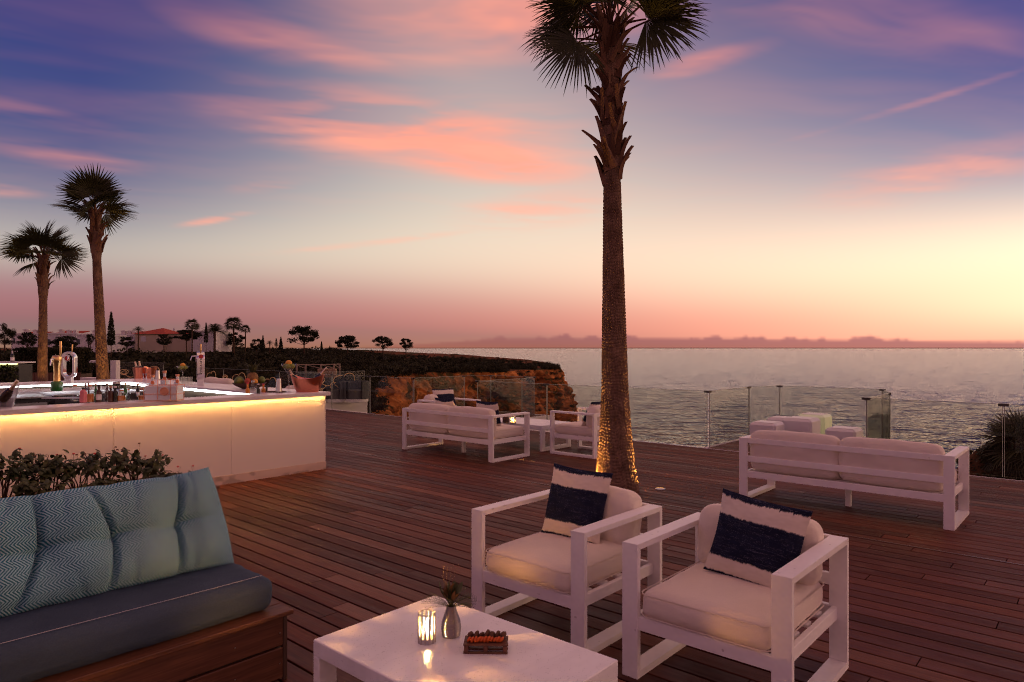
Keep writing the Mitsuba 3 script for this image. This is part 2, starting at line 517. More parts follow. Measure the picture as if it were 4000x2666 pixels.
def lantana_col(p, n, uv):
    g = noise(p.x * 16.0, p.y * 16.0, p.z * 16.0)
    return mix((0.020, 0.030, 0.010), (0.105, 0.105, 0.030), g * g)


flat('lantana_leaf', proc(lantana_col), 0.55, 0.35)
flat('flower_red', (0.50, 0.03, 0.02), 0.6)


def rock_col(p, n, uv):
    g = fbm(p.x * 0.16, p.y * 0.16, p.z * 0.4, 4)
    st = fbm(p.x * 0.05, p.y * 0.05, p.z * 1.4, 3)
    f = fbm(p.x * 1.3, p.y * 1.3, p.z * 1.1, 4)
    streak = fbm(p.x * 0.9, p.y * 0.9, p.z * 0.12, 3)
    c = mix((0.10, 0.032, 0.011), (0.58, 0.22, 0.065), smoothstep(0.32, 0.70, g * 0.35 + f * 0.35 + streak * 0.30))
    c = c * (0.55 + 0.85 * st)
    veg = smoothstep(0.49, 0.57, fbm(p.x * 0.25 + 9, p.y * 0.25, p.z * 0.25 + 3, 4)) * smoothstep(0.44, 0.56, f)
    return mix(c, mi.Color3f(0.040, 0.036, 0.014), veg * 0.92)


flat('rock', proc(rock_col), 0.95, 0.05)


def soil_col(p, n, uv):
    g = fbm(p.x * 0.3, p.y * 0.3, 0.0, 4)
    veg = smoothstep(0.42, 0.58, fbm(p.x * 0.11, p.y * 0.11, 5.0, 4))
    return mix(mix((0.07, 0.026, 0.012), (0.13, 0.052, 0.026), g), mi.Color3f(0.035, 0.034, 0.014), veg)


flat('soil', proc(soil_col), 0.95, 0.05)


def wave_h(p, n, uv):
    lx, ly = p.x * CX + p.y * CY, -p.x * CY + p.y * CX
    ry = ly + lx * 0.12 + 6.0 * noise(lx * 0.01, ly * 0.01, 1.0)
    swell = noise(lx * 0.005, ry * 0.022, 0.0) * 1.5
    return swell + fbm(lx * 0.085, ry * 0.125, 3.0, 5) * 2.3


flat('sea_water', (0.020, 0.014, 0.018), 0.07, 0.5)
bumped('sea_water', 'sea_water', wave_h, 1.0, 0.1)

flat('bar_panel', (0.70, 0.62, 0.545), 0.5, 0.4)


def quartz_col(p, n, uv):
    sp = noise(p.x * 260.0, p.y * 260.0, p.z * 260.0)
    return mix((0.60, 0.56, 0.545), (0.68, 0.645, 0.63), sp)


flat('counter_quartz', proc(quartz_col), 0.16, 0.5)


def plinth_col(p, n, uv):
    g = fbm(p.y * 2.2, p.z * 9.0, 0.0, 3)
    st = smoothstep(0.55, 0.75, fbm(p.y * 7.0, p.z * 14.0, 4.0, 3))
    return mix((0.50, 0.36, 0.27), (0.66, 0.52, 0.42), g) * (1 - 0.35 * st)


flat('plinth_stone', proc(plinth_col), 0.6, 0.3)
flat('white_render', (0.72, 0.69, 0.655), 0.85, 0.15)
flat('white_plastic', (0.72, 0.71, 0.69), 0.4, 0.4)
flat('steel', (0.55, 0.55, 0.56), 0.28, 0.5, 1.0)
flat('chrome', (0.80, 0.80, 0.82), 0.12, 0.5, 1.0)
flat('brass', (0.72, 0.46, 0.20), 0.22, 0.5, 1.0)
flat('copper', (0.82, 0.36, 0.22), 0.24, 0.5, 1.0)
flat('black_metal', (0.02, 0.02, 0.022), 0.4, 0.4)
flat('copper_cap', (0.70, 0.33, 0.20), 0.4, 0.5, 0.6)
flat('cork', (0.45, 0.30, 0.18), 0.8)
flat('gold_foil', (0.78, 0.62, 0.40), 0.35, 0.5, 0.8)
flat('black_glass', (0.010, 0.013, 0.010), 0.12, 0.6)
flat('green_glass', (0.03, 0.16, 0.035), 0.15, 0.6)
flat('brown_glass', (0.055, 0.018, 0.010), 0.15, 0.6)
flat('paper', (0.70, 0.67, 0.63), 0.8)
flat('orange_seal', (0.72, 0.22, 0.09), 0.5)
flat('red_enamel', (0.45, 0.03, 0.03), 0.35)
flat('pink_gin', (0.62, 0.18, 0.19), 0.2)
flat('red_plastic', (0.60, 0.03, 0.06), 0.4)
flat('frosted', (0.66, 0.70, 0.68), 0.35, 0.5)
flat('amber', (0.60, 0.22, 0.03), 0.2)
flat('fruit_orange', (0.72, 0.32, 0.035), 0.5)
flat('fruit_lime', (0.23, 0.26, 0.035), 0.5)
flat('fruit_green', (0.12, 0.17, 0.03), 0.5)
flat('fruit_red', (0.42, 0.07, 0.03), 0.5)
flat('pineapple_skin', (0.25, 0.13, 0.04), 0.7)
flat('dark_wood', (0.07, 0.035, 0.02), 0.6)


def clear(name, tint=(0.93, 0.95, 0.94)):
    scene[name] = {'type': 'thindielectric', 'int_ior': 1.5, 'specular_transmittance': {'type': 'rgb', 'value': list(tint)}}
    return name


clear('clear_glass', (0.90, 0.91, 0.91))
clear('rail_glass', (0.80, 0.83, 0.76))
scene['rail_glass']['specular_reflectance'] = {'type': 'rgb', 'value': [0.4, 0.4, 0.4]}
clear('acrylic', (0.80, 0.78, 0.77))
flat('glass_edge', (0.30, 0.34, 0.28), 0.3, 0.5)
flat('clip_metal', (0.06, 0.055, 0.05), 0.4, 0.5, 0.6)
flat('etched', (0.86, 0.62, 0.30), 0.8, 0.1)  # bright warm colour painted in place of the edge-lit glow


def glow(rgb):
    return {'type': 'area', 'radiance': {'type': 'rgb', 'value': [float(x) for x in rgb]}}

# ------------------------------------------------------------------ sea, headland, hillside
SEA_Z = -28.0
struct('sea', (np.array([[-6e4, -6e4, SEA_Z], [6e4, -6e4, SEA_Z], [6e4, 6e4, SEA_Z], [-6e4, 6e4, SEA_Z]], float), np.array([[0, 1, 2], [0, 2, 3]])), 'sea_water')

# the headland's edge, in camera-aligned metres (right, forward, height of the rim)
EDGE = np.array([(-5.2, 25, -2.6), (-7.4, 34, -2.4), (-9.6, 45, -2.2), (-12.6, 60, -2.0), (-16.4, 80, -1.7), (-14.0, 96, -1.9), (-9.0, 106, -2.1), (-5.6, 116, -2.5), (-1.0, 124, -2.7),
                 (1.5, 134, -2.7), (5.8, 142, -2.9), (9.8, 149, -3.0), (11.0, 157, -2.6), (10.0, 172, -2.2), (4.0, 195, -1.6), (-12.0, 230, -1.0), (-40.0, 270, 0.0)])


def along(P, n):
    s = np.r_[0, np.cumsum(np.linalg.norm(np.diff(P[:, :2], axis=0), axis=1))]
    t = np.linspace(0, s[-1], n)
    return np.stack([np.interp(t, s, P[:, k]) for k in range(P.shape[1])], 1)


E = along(EDGE, 640)
tan = np.gradient(E[:, :2], axis=0)
tan /= np.linalg.norm(tan, axis=1, keepdims=True)
out = np.stack([tan[:, 1], -tan[:, 0]], 1)           # seaward
for _ in range(30):
    out[1:-1] = (out[:-2] + out[1:-1] * 2 + out[2:]) / 4
out /= np.linalg.norm(out, axis=1, keepdims=True)
hh = np.linspace(0, 1, 130) ** 1.2
P = np.empty((len(E), len(hh), 3))
for i, (X, Y, z) in enumerate(E):
    drop = hh * (z - SEA_Z + 1)
    P[i, :, 0], P[i, :, 1], P[i, :, 2] = X + out[i, 0] * drop * 0.36, Y + out[i, 1] * drop * 0.36, z - drop
big = meshkit.fbm(P * [0.10, 0.10, 0.12] + 5, 4, 4) - 0.5
mid = meshkit.fbm(P * [0.45, 0.45, 0.6] + 1, 4, 9) - 0.5
ledge = np.abs(meshkit.noise(P * [0.04, 0.04, 1.1], 2) - 0.5)
fine = meshkit.fbm(P * [1.5, 1.5, 1.1] + 2, 4, 17) - 0.5
cave = np.clip(meshkit.fbm(P * [0.22, 0.22, 0.16] + 31, 3, 21) - 0.56, 0, 1) * 9
amt = (big * 5.0 + mid * 2.6 + ledge * 2.2 + fine * 1.3 - cave * 2.2) * np.clip(hh * 12, 0.05, 1)[None, :]
P[..., 0] += out[:, None, 0] * amt
P[..., 1] += out[:, None, 1] * amt
P[..., 2] += mid * 0.8 * np.clip(hh * 12, 0, 1)[None, :]
v, f = grid_mesh(P)
v = np.c_[v[:, 0] * CX - v[:, 1] * CY, v[:, 0] * CY + v[:, 1] * CX, v[:, 2]]
struct('cliff', (v, f), 'rock')


def rise(dist):
    return 1.2 * (1 - np.exp(-dist / 30.0)) + 0.003 * np.clip(dist - 30, 0, 1e9)


N2 = 110
tt = np.linspace(0, 1, N2) ** 1.8
Q = np.empty((len(E), N2, 3))
for i, (X, Y, z) in enumerate(E):
    ix, iy = -210 - 0.1 * Y, Y * 0.55 + 45
    Q[i, :, 0], Q[i, :, 1] = X + (ix - X) * tt, Y + (iy - Y) * tt
    dist = np.hypot(Q[i, :, 0] - X, Q[i, :, 1] - Y)
    damp = np.clip((Y - 45) / 60, 0.0, 1.0)
    Q[i, :, 2] = z + rise(dist) * (0.30 + 0.70 * damp) - 0.7 * (1 - damp)
Q[..., 2] += (meshkit.fbm(Q * [0.08, 0.08, 0], 4, 8) - 0.5) * 1.3 * np.clip(tt * 30, 0, 1)[None]
v, f = grid_mesh(Q)
HILL = np.c_[v[:, 0], v[:, 1], v[:, 2]]
v = np.c_[v[:, 0] * CX - v[:, 1] * CY, v[:, 0] * CY + v[:, 1] * CX, v[:, 2]]
struct('hillside', (v, f), 'soil', smooth=True)
from scipy.spatial import cKDTree
_tree = cKDTree(HILL[:, :2])


def ground(X, Y):
    dd, k = _tree.query(np.stack([np.atleast_1d(X), np.atleast_1d(Y)], -1), k=4)
    w = 1 / (dd + 0.3)
    return (HILL[k, 2] * w).sum(1) / w.sum(1)


# a bank of dark ground below the terrace on the right
gx, gy = np.meshgrid(np.linspace(7, 34, 60), np.linspace(11, 40, 60), indexing='ij')
gz = -7.5 + 6.9 * np.exp(-(((gx - 13.2) / 4.4) ** 2 + ((gy - 16.5) / 3.6) ** 2)) + meshkit.fbm(np.stack([gx * .7, gy * .7, gx * 0], -1), 3, 2) * 0.8 - (np.clip(gx - 17, 0, 99) * 0.0)
v, f = grid_mesh(np.stack([gx * CX - gy * CY, gx * CY + gy * CX, gz], -1))
struct('bank', (v, f), 'soil', smooth=True)

# ------------------------------------------------------------------ the deck
PITCH, V0 = 0.1370, 2.697 - 0.137 * 18
GAP = 0.013


def deck_base():
    m = [box(-8.0, 4.0, -1.0, 10.28, -0.40, -0.16), box(-24.0, -8.0, 5.17, 10.28, -0.40, -0.16)]
    for a, b in ((-4.9, -2.6), (-12.25, -10.15), (-19.6, -17.3)):
        m.append(box(a, b, 10.285, 12.7, -0.40, -0.16))
    return cat_(*m)


struct('deck', deck_base(), 'dark_void')


def plank(u0, u1, v0, k, t=0.026):
    b = 0.0025
    w = PITCH - GAP
    ys = [(0, -t), (0, -b), (b, 0), (w - b, 0), (w, -b), (w, -t)]
    vv = np.array([[u, v0 + y, z] for u in (u0, u1) for y, z in ys])
    n = 6
    ff = []
    for i in range(n - 1):
        ff.append([i, i + 1, n + i + 1, n + i])
    ff = tri(np.array(ff))
    ends = np.array([[0, 2, 1], [0, 3, 2], [0, 5, 3], [3, 5, 4]])
    ff = np.vstack([ff[:, ::-1], ends[:, ::-1], ends + n])
    off = (k * 37) % 17
    uv = np.c_[vv[:, 0] - u0 + 0.02 + 100 * k + off * 0 , np.tile([y + 0.2 * (k % 9) for y, _ in ys], 2)]
    return (vv, ff), uv


planks = []
prng = np.random.default_rng(3)
k = 1
rows = [(V0 + PITCH * i, -8.0 if V0 + PITCH * i < 5.17 else -23.0, 3.6) for i in range(-1, 75)]
rows = [r for r in rows if r[0] < 10.17]
for vrow, ua, ub in rows:
    u = ua - prng.uniform(0, 2.0)
    while u < ub:
        L = prng.choice([1.9, 2.4, 3.1, 3.7]) + prng.uniform(-0.2, 0.2)
        a, b = max(u, ua), min(u + L, ub)
        if b - a > 0.15:
            planks.append((a, b - 0.006, vrow, k))
            k += 1
        u += L
for a, b in ((-4.88, -2.62), (-12.23, -10.17), (-19.5, -17.4)):
    for i in range(18):
        planks.append((a, b, 10.30 + PITCH * i, k))
        k += 1


def seen_size(p):
    a, b, v0, _ = p
    best = 0
    for u in np.linspace(a, b, 5):
        X, Y = u * CX + v0 * CY, -u * CY + v0 * CX
        if Y < 0.5:
            continue
        px, py = PX + F_ * X / Y, PY + F_ * EYE / Y
        if -60 < px < 4060 and py < 2760:
            best += 1.0 / Y**2
    return best * (b - a)


planks.sort(key=seen_size, reverse=True)
for p in planks[:300]:
    m, uv = plank(*p)
    put('plank', m, 'deck_wood', 'deck', uv=uv)
ms = [plank(*p) for p in planks[300:] if seen_size(p) > 0 or p[2] > 10.2]
put('far_planks', cat_(*[m for m, _ in ms]), 'deck_wood', 'deck', uv=np.vstack([u for _, u in ms]))
labels['deck__far_planks'] = {'kind': 'stuff'}
put('metal_strip', box(-23, 3.6, 6.268, 6.277, -0.01, 0.0015), 'screw_steel', 'deck')

# white edges of the three glazed balconies that stand out from the deck
struct('terrace_edge', cat_(box(-24.0, 4.0, 10.283, 10.30, -1.6, -0.006), *[x for a, b in ((-4.95, -2.55), (-12.3, -10.1), (-19.65, -17.25))
       for x in (box(a, b, 10.302, 12.85, -0.40, -0.036), box(a - 0.0, a + 0.05, 10.302, 12.86, -0.13, 0.0), box(b - 0.05, b, 10.302, 12.86, -0.13, 0.0), box(a, b, 12.81, 12.86, -0.13, -0.004),
                 box(a + 0.06, b - 0.06, 10.31, 12.80, -1.8, -0.41))]), 'white_render')


# ------------------------------------------------------------------ glass balustrades
def pane(parent, a, b, z0=0.0, z1=0.9, t=0.012):
    a, b = np.array(a, float), np.array(b, float)
    u = (b - a) / np.linalg.norm(b - a)
    a, b = a + u * 0.006, b - u * 0.006
    n = np.array([-u[1], u[0]]) * t / 2
    q = np.array([[*a, z0], [*b, z0], [*b, z1], [*a, z1]])
    key = put('pane', (q, np.array([[0, 1, 2], [0, 2, 3]])), 'rail_glass', parent)

    def bar(p, r, za, zb):
        c = [p - n, r - n, r + n, p + n]
        vv = np.array([[*x, z] for z in (za, zb) for x in c])
        return vv, CUBEF
    put('edge', cat_(bar(a, b, z1 + 0.0005, z1 + 0.006), bar(a, a + u * 0.007, z0, z1), bar(b - u * 0.007, b, z0, z1)), 'glass_edge', key)


CUBEF = np.array([[0, 2, 1], [0, 3, 2], [4, 5, 6], [4, 6, 7], [0, 1, 5], [0, 5, 4], [1, 2, 6], [1, 6, 5], [2, 3, 7], [2, 7, 6], [3, 0, 4], [3, 4, 7]])


def balustrade(label, pts, z0=0.0, z1=0.9, clips=True):
    key = thing('glass_balustrade', label, 'glass balustrade')
    for a, b in zip(pts[:-1], pts[1:]):
        pane(key, a, b, z0, z1)
    for i, p in enumerate(pts if clips else []):
        q = np.array(pts[min(i + 1, len(pts) - 1)]) - np.array(pts[max(i - 1, 0)])
        ang = math.degrees(math.atan2(q[1], q[0]))
        put('clip', moved(box(-0.055, 0.055, -0.016, 0.016, z1 - 0.022, z1 + 0.012, 0.003), p[0], p[1], 0, ang), 'clip_metal', key)
    return key


GV = 10.40
balustrade('glass balustrade along the deck edge at the far right, in front of the dark palm', [(-2.58, GV), (-1.02, GV), (0.9, GV), (2.6, GV)])
balustrade('glass balustrade wrapped round the balcony with the white cube stools', [(-4.90, GV), (-4.92, 12.05), (-4.64, 12.78), (-2.92, 12.78), (-2.60, 11.85), (-2.58, GV)])
balustrade('glass balustrade along the deck edge behind the tall palm trunk', [(-10.14, GV), (-8.25, GV), (-6.6, GV), (-4.93, GV)])
balustrade('glass balustrade round the empty balcony behind the far white sofa', [(-12.20, GV), (-12.25, 12.1), (-11.95, 12.75), (-10.5, 12.75), (-10.17, 11.9), (-10.14, GV)])
balustrade('glass balustrade between the bar and the far armchair, in front of the orange cliff', [(-17.2, GV), (-15.5, GV), (-13.85, GV), (-12.21, GV)])
flower_glass = balustrade('glass balustrade with etched poppies, glow painted in warm colour, at the right end of the bar', [(-17.25, GV), (-17.25, 11.6), (-17.25, 12.75)], clips=False)
flower_glass2 = balustrade('glass balustrade with etched poppies behind the fruit bowl and bar stool cushions', [(-24.6, 10.9), (-22.6, 10.9), (-20.6, 10.9), (-19.0, 10.9), (-17.9, 11.4)], clips=True)
flower_glass3 = balustrade('glass balustrade with etched flowers between the left palm and the copper buckets', [tuple(far(x, 1418, 25.0)[:2]) for x in (452, 545, 640)], z1=1.06, clips=True)


def petal_line(c, rx, rz, a0, a1, rot=0.0, wob=0.0, n=26, ph=0.0):
    t = np.radians(np.linspace(a0, a1, n))
    r = 1 + wob * np.sin(3 * t + ph)
    x, z = rx * r * np.cos(t), rz * r * np.sin(t)
    q = math.radians(rot)
    return np.c_[c[0] + x * math.cos(q) - z * math.sin(q), c[1] + x * math.sin(q) + z * math.cos(q)]


def poppy(s=1.0):
    """A big open poppy, a small one, a bud and their stems, as lines in a (along, up) plane about 1 by 0.85."""
    L = [petal_line((0.60, 0.60), 0.16, 0.19, 60, 250, 10, 0.06), petal_line((0.80, 0.60), 0.14, 0.26, -60, 150, -6, 0.05), petal_line((0.70, 0.30), 0.17, 0.15, 150, 385, 0, 0.07),
         petal_line((0.46, 0.46), 0.10, 0.13, 70, 290, 0, 0.08), petal_line((0.70, 0.42), 0.035, 0.04, 0, 360)]
    for a in range(0, 360, 24):
        r = 0.09 + 0.03 * ((a * 7) % 5) / 5
        L.append(np.array([[0.70 + 0.045 * math.cos(math.radians(a)), 0.42 + 0.05 * math.sin(math.radians(a))], [0.70 + r * math.cos(math.radians(a)), 0.42 + r * math.sin(math.radians(a))]]))
    for c, r in (((0.13, 0.66), 0.095), ((0.09, 0.36), 0.085)):
        L += [petal_line(c, r, r * 0.95, 0, 360, 0, 0.07), petal_line((c[0], c[1] - 0.01), r * 0.55, r * 0.5, 0, 360, 20, 0.1), petal_line((c[0], c[1] - r * 0.3), r * 0.8, r * 0.5, 180, 360)]
    L += [np.array([[0.10, 0.28], [0.16, 0.38], [0.26, 0.48], [0.42, 0.52]]), np.array([[0.16, 0.57], [0.21, 0.52], [0.28, 0.49]]), np.array([[0.55, 0.02], [0.58, 0.11], [0.64, 0.06], [0.70, 0.11], [0.74, 0.02]])]
    L += [petal_line((0.95, 0.26), 0.04, 0.09, 0, 360, 0, 0.08)]
    return [l * s for l in L]


def etch(parent, a, b, lines, flip=False, z0=0.0, r=0.010):
    a, b = np.array(a, float), np.array(b, float)
    u = (b - a) / np.linalg.norm(b - a)
    n = np.array([u[1], -u[0]]) * 0.007
    ms = []
    for l in lines:
        p = np.array([[*(a + u * (x if not flip else -x) + n), z0 + z] for x, z in l])
        ms.append(tube(p, r, 5))
    put('etching', cat_(*ms), 'etched', parent)


etch(flower_glass, (-17.25, 11.0), (-17.25, 12.7), [l * [1.45, 0.98] for l in poppy()], z0=0.02)
etch(flower_glass2, (-24.6, 10.9), (-19.0, 10.9), [l * [1.3, 0.95] + [0.2, 0] for l in poppy()])
etch(flower_glass2, (-24.6, 10.9), (-19.0, 10.9), [l * [1.7, 1.0] + [1.9, -0.05] for l in poppy()])
etch(flower_glass2, (-24.6, 10.9), (-19.0, 10.9), [l * [1.5, 0.95] + [4.0, -0.1] for l in poppy()])
etch(flower_glass3, far(452, 1418, 25.0)[:2], far(640, 1418, 25.0)[:2], [l * [1.6, 1.1] + [0.1, 0.0] for l in poppy()])

# ------------------------------------------------------------------ palms
def fan_mesh(R, n, span, rng, droop=0.25, web=0.52):
    """A fan leaf: pleated blade that splits into drooping tips; hub at the origin, axis along +y, face up (+z)."""
    V, Fc = [], []
    da = math.radians(span) / n
    for i in range(n):
        a = math.radians(-span / 2) + (i + 0.5) * da + rng.normal(0, 0.012)
        L = R * rng.uniform(0.90, 1.05) * (0.80 + 0.20 * math.cos(a * 0.55))
        d, s = np.array([math.sin(a), math.cos(a), 0]), np.array([math.cos(a), -math.sin(a), 0])
        base = len(V)
        dr_ = droop * rng.uniform(0.7, 1.5)
        rs = [0.03, web * 0.5, web, 0.72, 0.88, 1.0]
        tw = rng.normal(0, 0.05)
        for j, q in enumerate(rs):
            r = q * L
            w = r * math.tan(da / 2) * 1.02 if q <= web else web * L * math.tan(da / 2) * (1 - (q - web) / (1 - web)) ** 0.7 * 0.86 + 0.0012
            z = -dr_ * L * q**2.6 + 0.10 * L * (q - q * q)
            c = d * r + np.array([0, 0, z]) + s * tw * L * max(q - web, 0)
            fold = w * 0.55
            V += [c - s * w + [0, 0, -fold * 0.5], c + [0, 0, fold * 0.5], c + s * w + [0, 0, -fold * 0.5]]
        for j in range(len(rs) - 1):
            b = base + j * 3
            Fc += [[b, b + 1, b + 4], [b, b + 4, b + 3], [b + 1, b + 2, b + 5], [b + 1, b + 5, b + 4]]
    return np.array(V), np.array(Fc)


def orient(m, hub, axis, up):
    """Turns a mesh whose axis is +y and whose face is +z."""
    y = np.asarray(axis, float)
    y /= np.linalg.norm(y)
    x = np.cross(y, up)
    x /= np.linalg.norm(x)
    z = np.cross(x, y)
    return m[0] @ np.stack([x, y, z]) + hub, m[1]


def frond(rng, top, az, el, length, R, roll=0.0, droop=0.25, n=34, span=210):
    """Stalk and fan of one leaf, growing from the point top; returns (stalk, fan)."""
    a, e = math.radians(az), math.radians(el)
    h = np.array([math.cos(a), math.sin(a), 0])
    d0 = h * math.cos(e) + np.array([0, 0, math.sin(e)])
    t = np.linspace(0, 1, 7)
    sag = 0.12 * length
    P = top + d0[None] * (t * length)[:, None] + np.array([0, 0, -1.0])[None] * (sag * t**2)[:, None]
    stalk = tube(P, np.linspace(0.017, 0.009, 7) * max(R / 0.62, 0.6), 5)
    ax = P[-1] - P[-2]
    ax = ax / np.linalg.norm(ax) + np.array([0, 0, -0.12])
    side = np.cross(ax, [0, 0, 1.0])
    side /= np.linalg.norm(side) + 1e-9
    up = np.cross(side, ax)
    r = math.radians(roll)
    up = up * math.cos(r) + side * math.sin(r)
    return stalk, orient(fan_mesh(R, n, span, rng, droop), P[-1], ax, up)


def trunk_mesh(base, top, prof, lean, nseg, nring, seed, depth):
    """A tapering trunk with ring scars and upright cracks cut into it; prof = [(height share, radius)]."""
    t = np.linspace(0, 1, nring)
    a = np.arange(nseg) * 2 * np.pi / nseg
    Hh = top - base[2]
    r = np.interp(t, [p[0] for p in prof], [p[1] for p in prof])
    z = base[2] + t * Hh
    TT, AA = np.meshgrid(z, a, indexing='ij')
    R0 = np.repeat(r[:, None], nseg, 1)
    q = np.stack([np.cos(AA) * 1.3, np.sin(AA) * 1.3, TT * 1.2], -1)
    zz = TT + (meshkit.fbm(q * 1.7, 2, seed) - 0.5) * 0.10
    ring = zz / 0.036
    rf = ring - np.floor(ring)
    crack_h = np.exp(-((np.minimum(rf, 1 - rf)) / 0.12) ** 2)
    nz = 26
    ang = AA / (2 * np.pi) * nz + (meshkit.noise(np.stack([np.cos(AA) * 3, np.sin(AA) * 3, TT * 5], -1), seed + 1) - 0.5) * 1.1 + np.floor(ring) * 0.11
    af = ang - np.floor(ang)
    crack_v = np.exp(-((np.minimum(af, 1 - af)) / 0.13) ** 2)
    rough = meshkit.fbm(np.stack([np.cos(AA) * 9, np.sin(AA) * 9, TT * 22], -1), 3, seed + 2) - 0.5
    R1 = R0 * (1 + 0.04 * (meshkit.fbm(q, 2, seed + 5) - 0.5)) - depth * np.maximum(crack_h, crack_v * 0.8) + depth * 0.9 * rough + depth * 0.5 * rf
    cx = base[0] + lean[0] * np.sin(t * 2.6) + lean[2] * t
    cy = base[1] + lean[1] * np.sin(t * 2.6) + lean[3] * t
    P = np.stack([cx[:, None] + R1 * np.cos(AA), cy[:, None] + R1 * np.sin(AA), TT], -1)
    return grid_mesh(P, wrap=True), np.stack([cx, cy, z], 1), r


def boot(rng, L, w):
    """One old leaf base: a tapering curled strap that clasps the trunk; root at the origin, growing along +z, face +y outward."""
    t = np.linspace(0, 1, 7)
    V = []
    curl = rng.uniform(0.0, 1.0) ** 2 * 0.9
    for q in t:
        ww = w * (1 - 0.72 * q) * (1 + 0.05 * rng.normal())
        yy = 0.016 + 0.034 * q + curl * 0.16 * q**3
        zz = L * q * (1 - 0.12 * curl * q)
        th = 0.017 * (1 - 0.5 * q)
        V += [[-ww, yy - 0.022, zz], [0, yy + th, zz], [ww, yy - 0.022, zz], [0, yy - th, zz]]
    i, j = np.meshgrid(np.arange(6), np.arange(4), indexing='ij')
    q = np.stack([i * 4 + j, i * 4 + (j + 1) % 4, (i + 1) * 4 + (j + 1) % 4, (i + 1) * 4 + j], -1).reshape(-1, 4)
    f = np.vstack([tri(q), [[24, 25, 26], [24, 26, 27]]])
    return np.array(V), f


def palm(label, group, base, zr, top, prof, lean, seed, fronds, nseg, nring, depth, boots, R, extra=(), nfan=34, spread=86, stalk=0.85):
    rng = np.random.default_rng(seed)
    key = thing('palm_tree', label, 'palm tree', group)
    m, line, rad = trunk_mesh(base, top, prof, lean, nseg, nring, seed, depth)
    put('trunk', m, 'bark', key, smooth=True)
    ks = np.arange(boots)
    for i in ks:
        z = zr + (top - zr - 0.05) * (i / max(boots - 1, 1)) ** 1.0 + rng.normal(0, 0.03)
        c = np.array([np.interp(z, line[:, 2], line[:, 0]), np.interp(z, line[:, 2], line[:, 1]), z])
        r = np.interp(z, line[:, 2], rad)
        az = i * 137.5 + rng.normal(0, 8)
        b = boot(rng, rng.uniform(0.22, 0.40), r * rng.uniform(0.42, 0.70))
        b = moved(b, 0, 0, 0, tilt=(rng.normal(0, 24), [0, 1, 0]))
        b = moved(b, 0, r * 0.92, 0)
        b = moved(b, *c, rot=az)
        put('leaf_base', b, 'leaf_base' if i % 3 else 'leaf_base_dark', key, smooth=50)
    tp = line[-1]
    for i in range(fronds):
        el = 84 - spread * (i / (fronds - 1)) ** 0.9
        st, fa = frond(rng, tp + [0, 0, 0.05 - 0.22 * (i / fronds)], i * 137.5 + rng.normal(0, 10), el + rng.normal(0, 5), R * stalk * rng.uniform(0.85, 1.12), R * rng.uniform(0.90, 1.08), rng.normal(0, 30), rng.uniform(0.06, 0.24), nfan)
        fk = put('frond', fa, 'palm_leaf', key)
        put('stalk', st, 'leaf_base_dark', fk, smooth=True)
    for az, el, L, R2, roll, dp in extra:
        st, fa = frond(rng, tp + [0, 0, 0.0], az, el, L, R2, roll, dp, nfan)
        fk = put('frond', fa, 'palm_leaf', key)
        put('stalk', st, 'leaf_base_dark', fk, smooth=True)
    return key, tp


PALM = spot(2408, 1913)
RIGHT_AZ, FWD_AZ = math.degrees(math.atan2(CY, CX)), math.degrees(math.atan2(CX, -CY))
palm('tall fan palm with a grey cracked trunk rising from the deck behind the front armchairs', None, np.array([PALM[0], PALM[1], -0.03]), 3.46, 5.22,
     [(0, 0.262), (0.03, 0.240), (0.067, 0.215), (0.12, 0.182), (0.215, 0.150), (0.33, 0.137), (0.50, 0.116), (0.69, 0.092), (0.75, 0.100), (1, 0.098)],
     (0.0, 0.0, -0.075 * CX, -0.075 * CY), 21, 18, 164, 900, 0.011, 86, 0.62,
     extra=[(RIGHT_AZ - 12, 16, 0.42, 0.66, 78, 0.10), (RIGHT_AZ + 170, 12, 0.50, 0.58, -50, 0.18), (RIGHT_AZ + 196, -22, 0.42, 0.56, -70, 0.30), (RIGHT_AZ - 150, 30, 0.42, 0.60, 30, 0.2)], nfan=40, spread=60)
B2 = W((416 - PX) / F_ * 16.0, 16.0, -0.5)
palm('taller of the two fan palms behind the bar, right of its twin', 'fan palms behind the bar', B2, 3.85, 4.85, [(0, 0.19), (0.12, 0.165), (0.3, 0.13), (0.55, 0.105), (0.78, 0.088), (0.82, 0.115), (1, 0.10)],
     (-0.02 * CX, -0.02 * CY, -0.27 * CX, -0.27 * CY), 33, 18, 72, 320, 0.009, 34, 0.62, nfan=30, spread=66, stalk=0.62)
B3 = W((163 - PX) / F_ * 21.0, 21.0, -0.5)
palm('shorter of the two fan palms behind the bar, leftmost in view', 'fan palms behind the bar', B3, 3.45, 4.45, [(0, 0.16), (0.25, 0.14), (0.55, 0.118), (0.72, 0.105), (0.78, 0.135), (1, 0.12)],
     (0.02 * CX, 0.02 * CY, 0.03 * CX, 0.03 * CY), 47, 18, 64, 260, 0.009, 28, 0.74, nfan=28, spread=74, stalk=0.72)

# ------------------------------------------------------------------ distant trees
crng = np.random.default_rng(11)


def crown(rng, clumps, per, size, fill=0.5):
    """Leaf tufts spread through clumps (centre, radii)."""
    pts = []
    for c, r in clumps:
        d = rng.normal(size=(per, 3))
        d /= np.linalg.norm(d, axis=1, keepdims=True)
        pts.append(np.asarray(c) + d * (rng.uniform(0, 1, (per, 1)) ** fill) * r)
    return leaves(np.vstack(pts), size, rng)


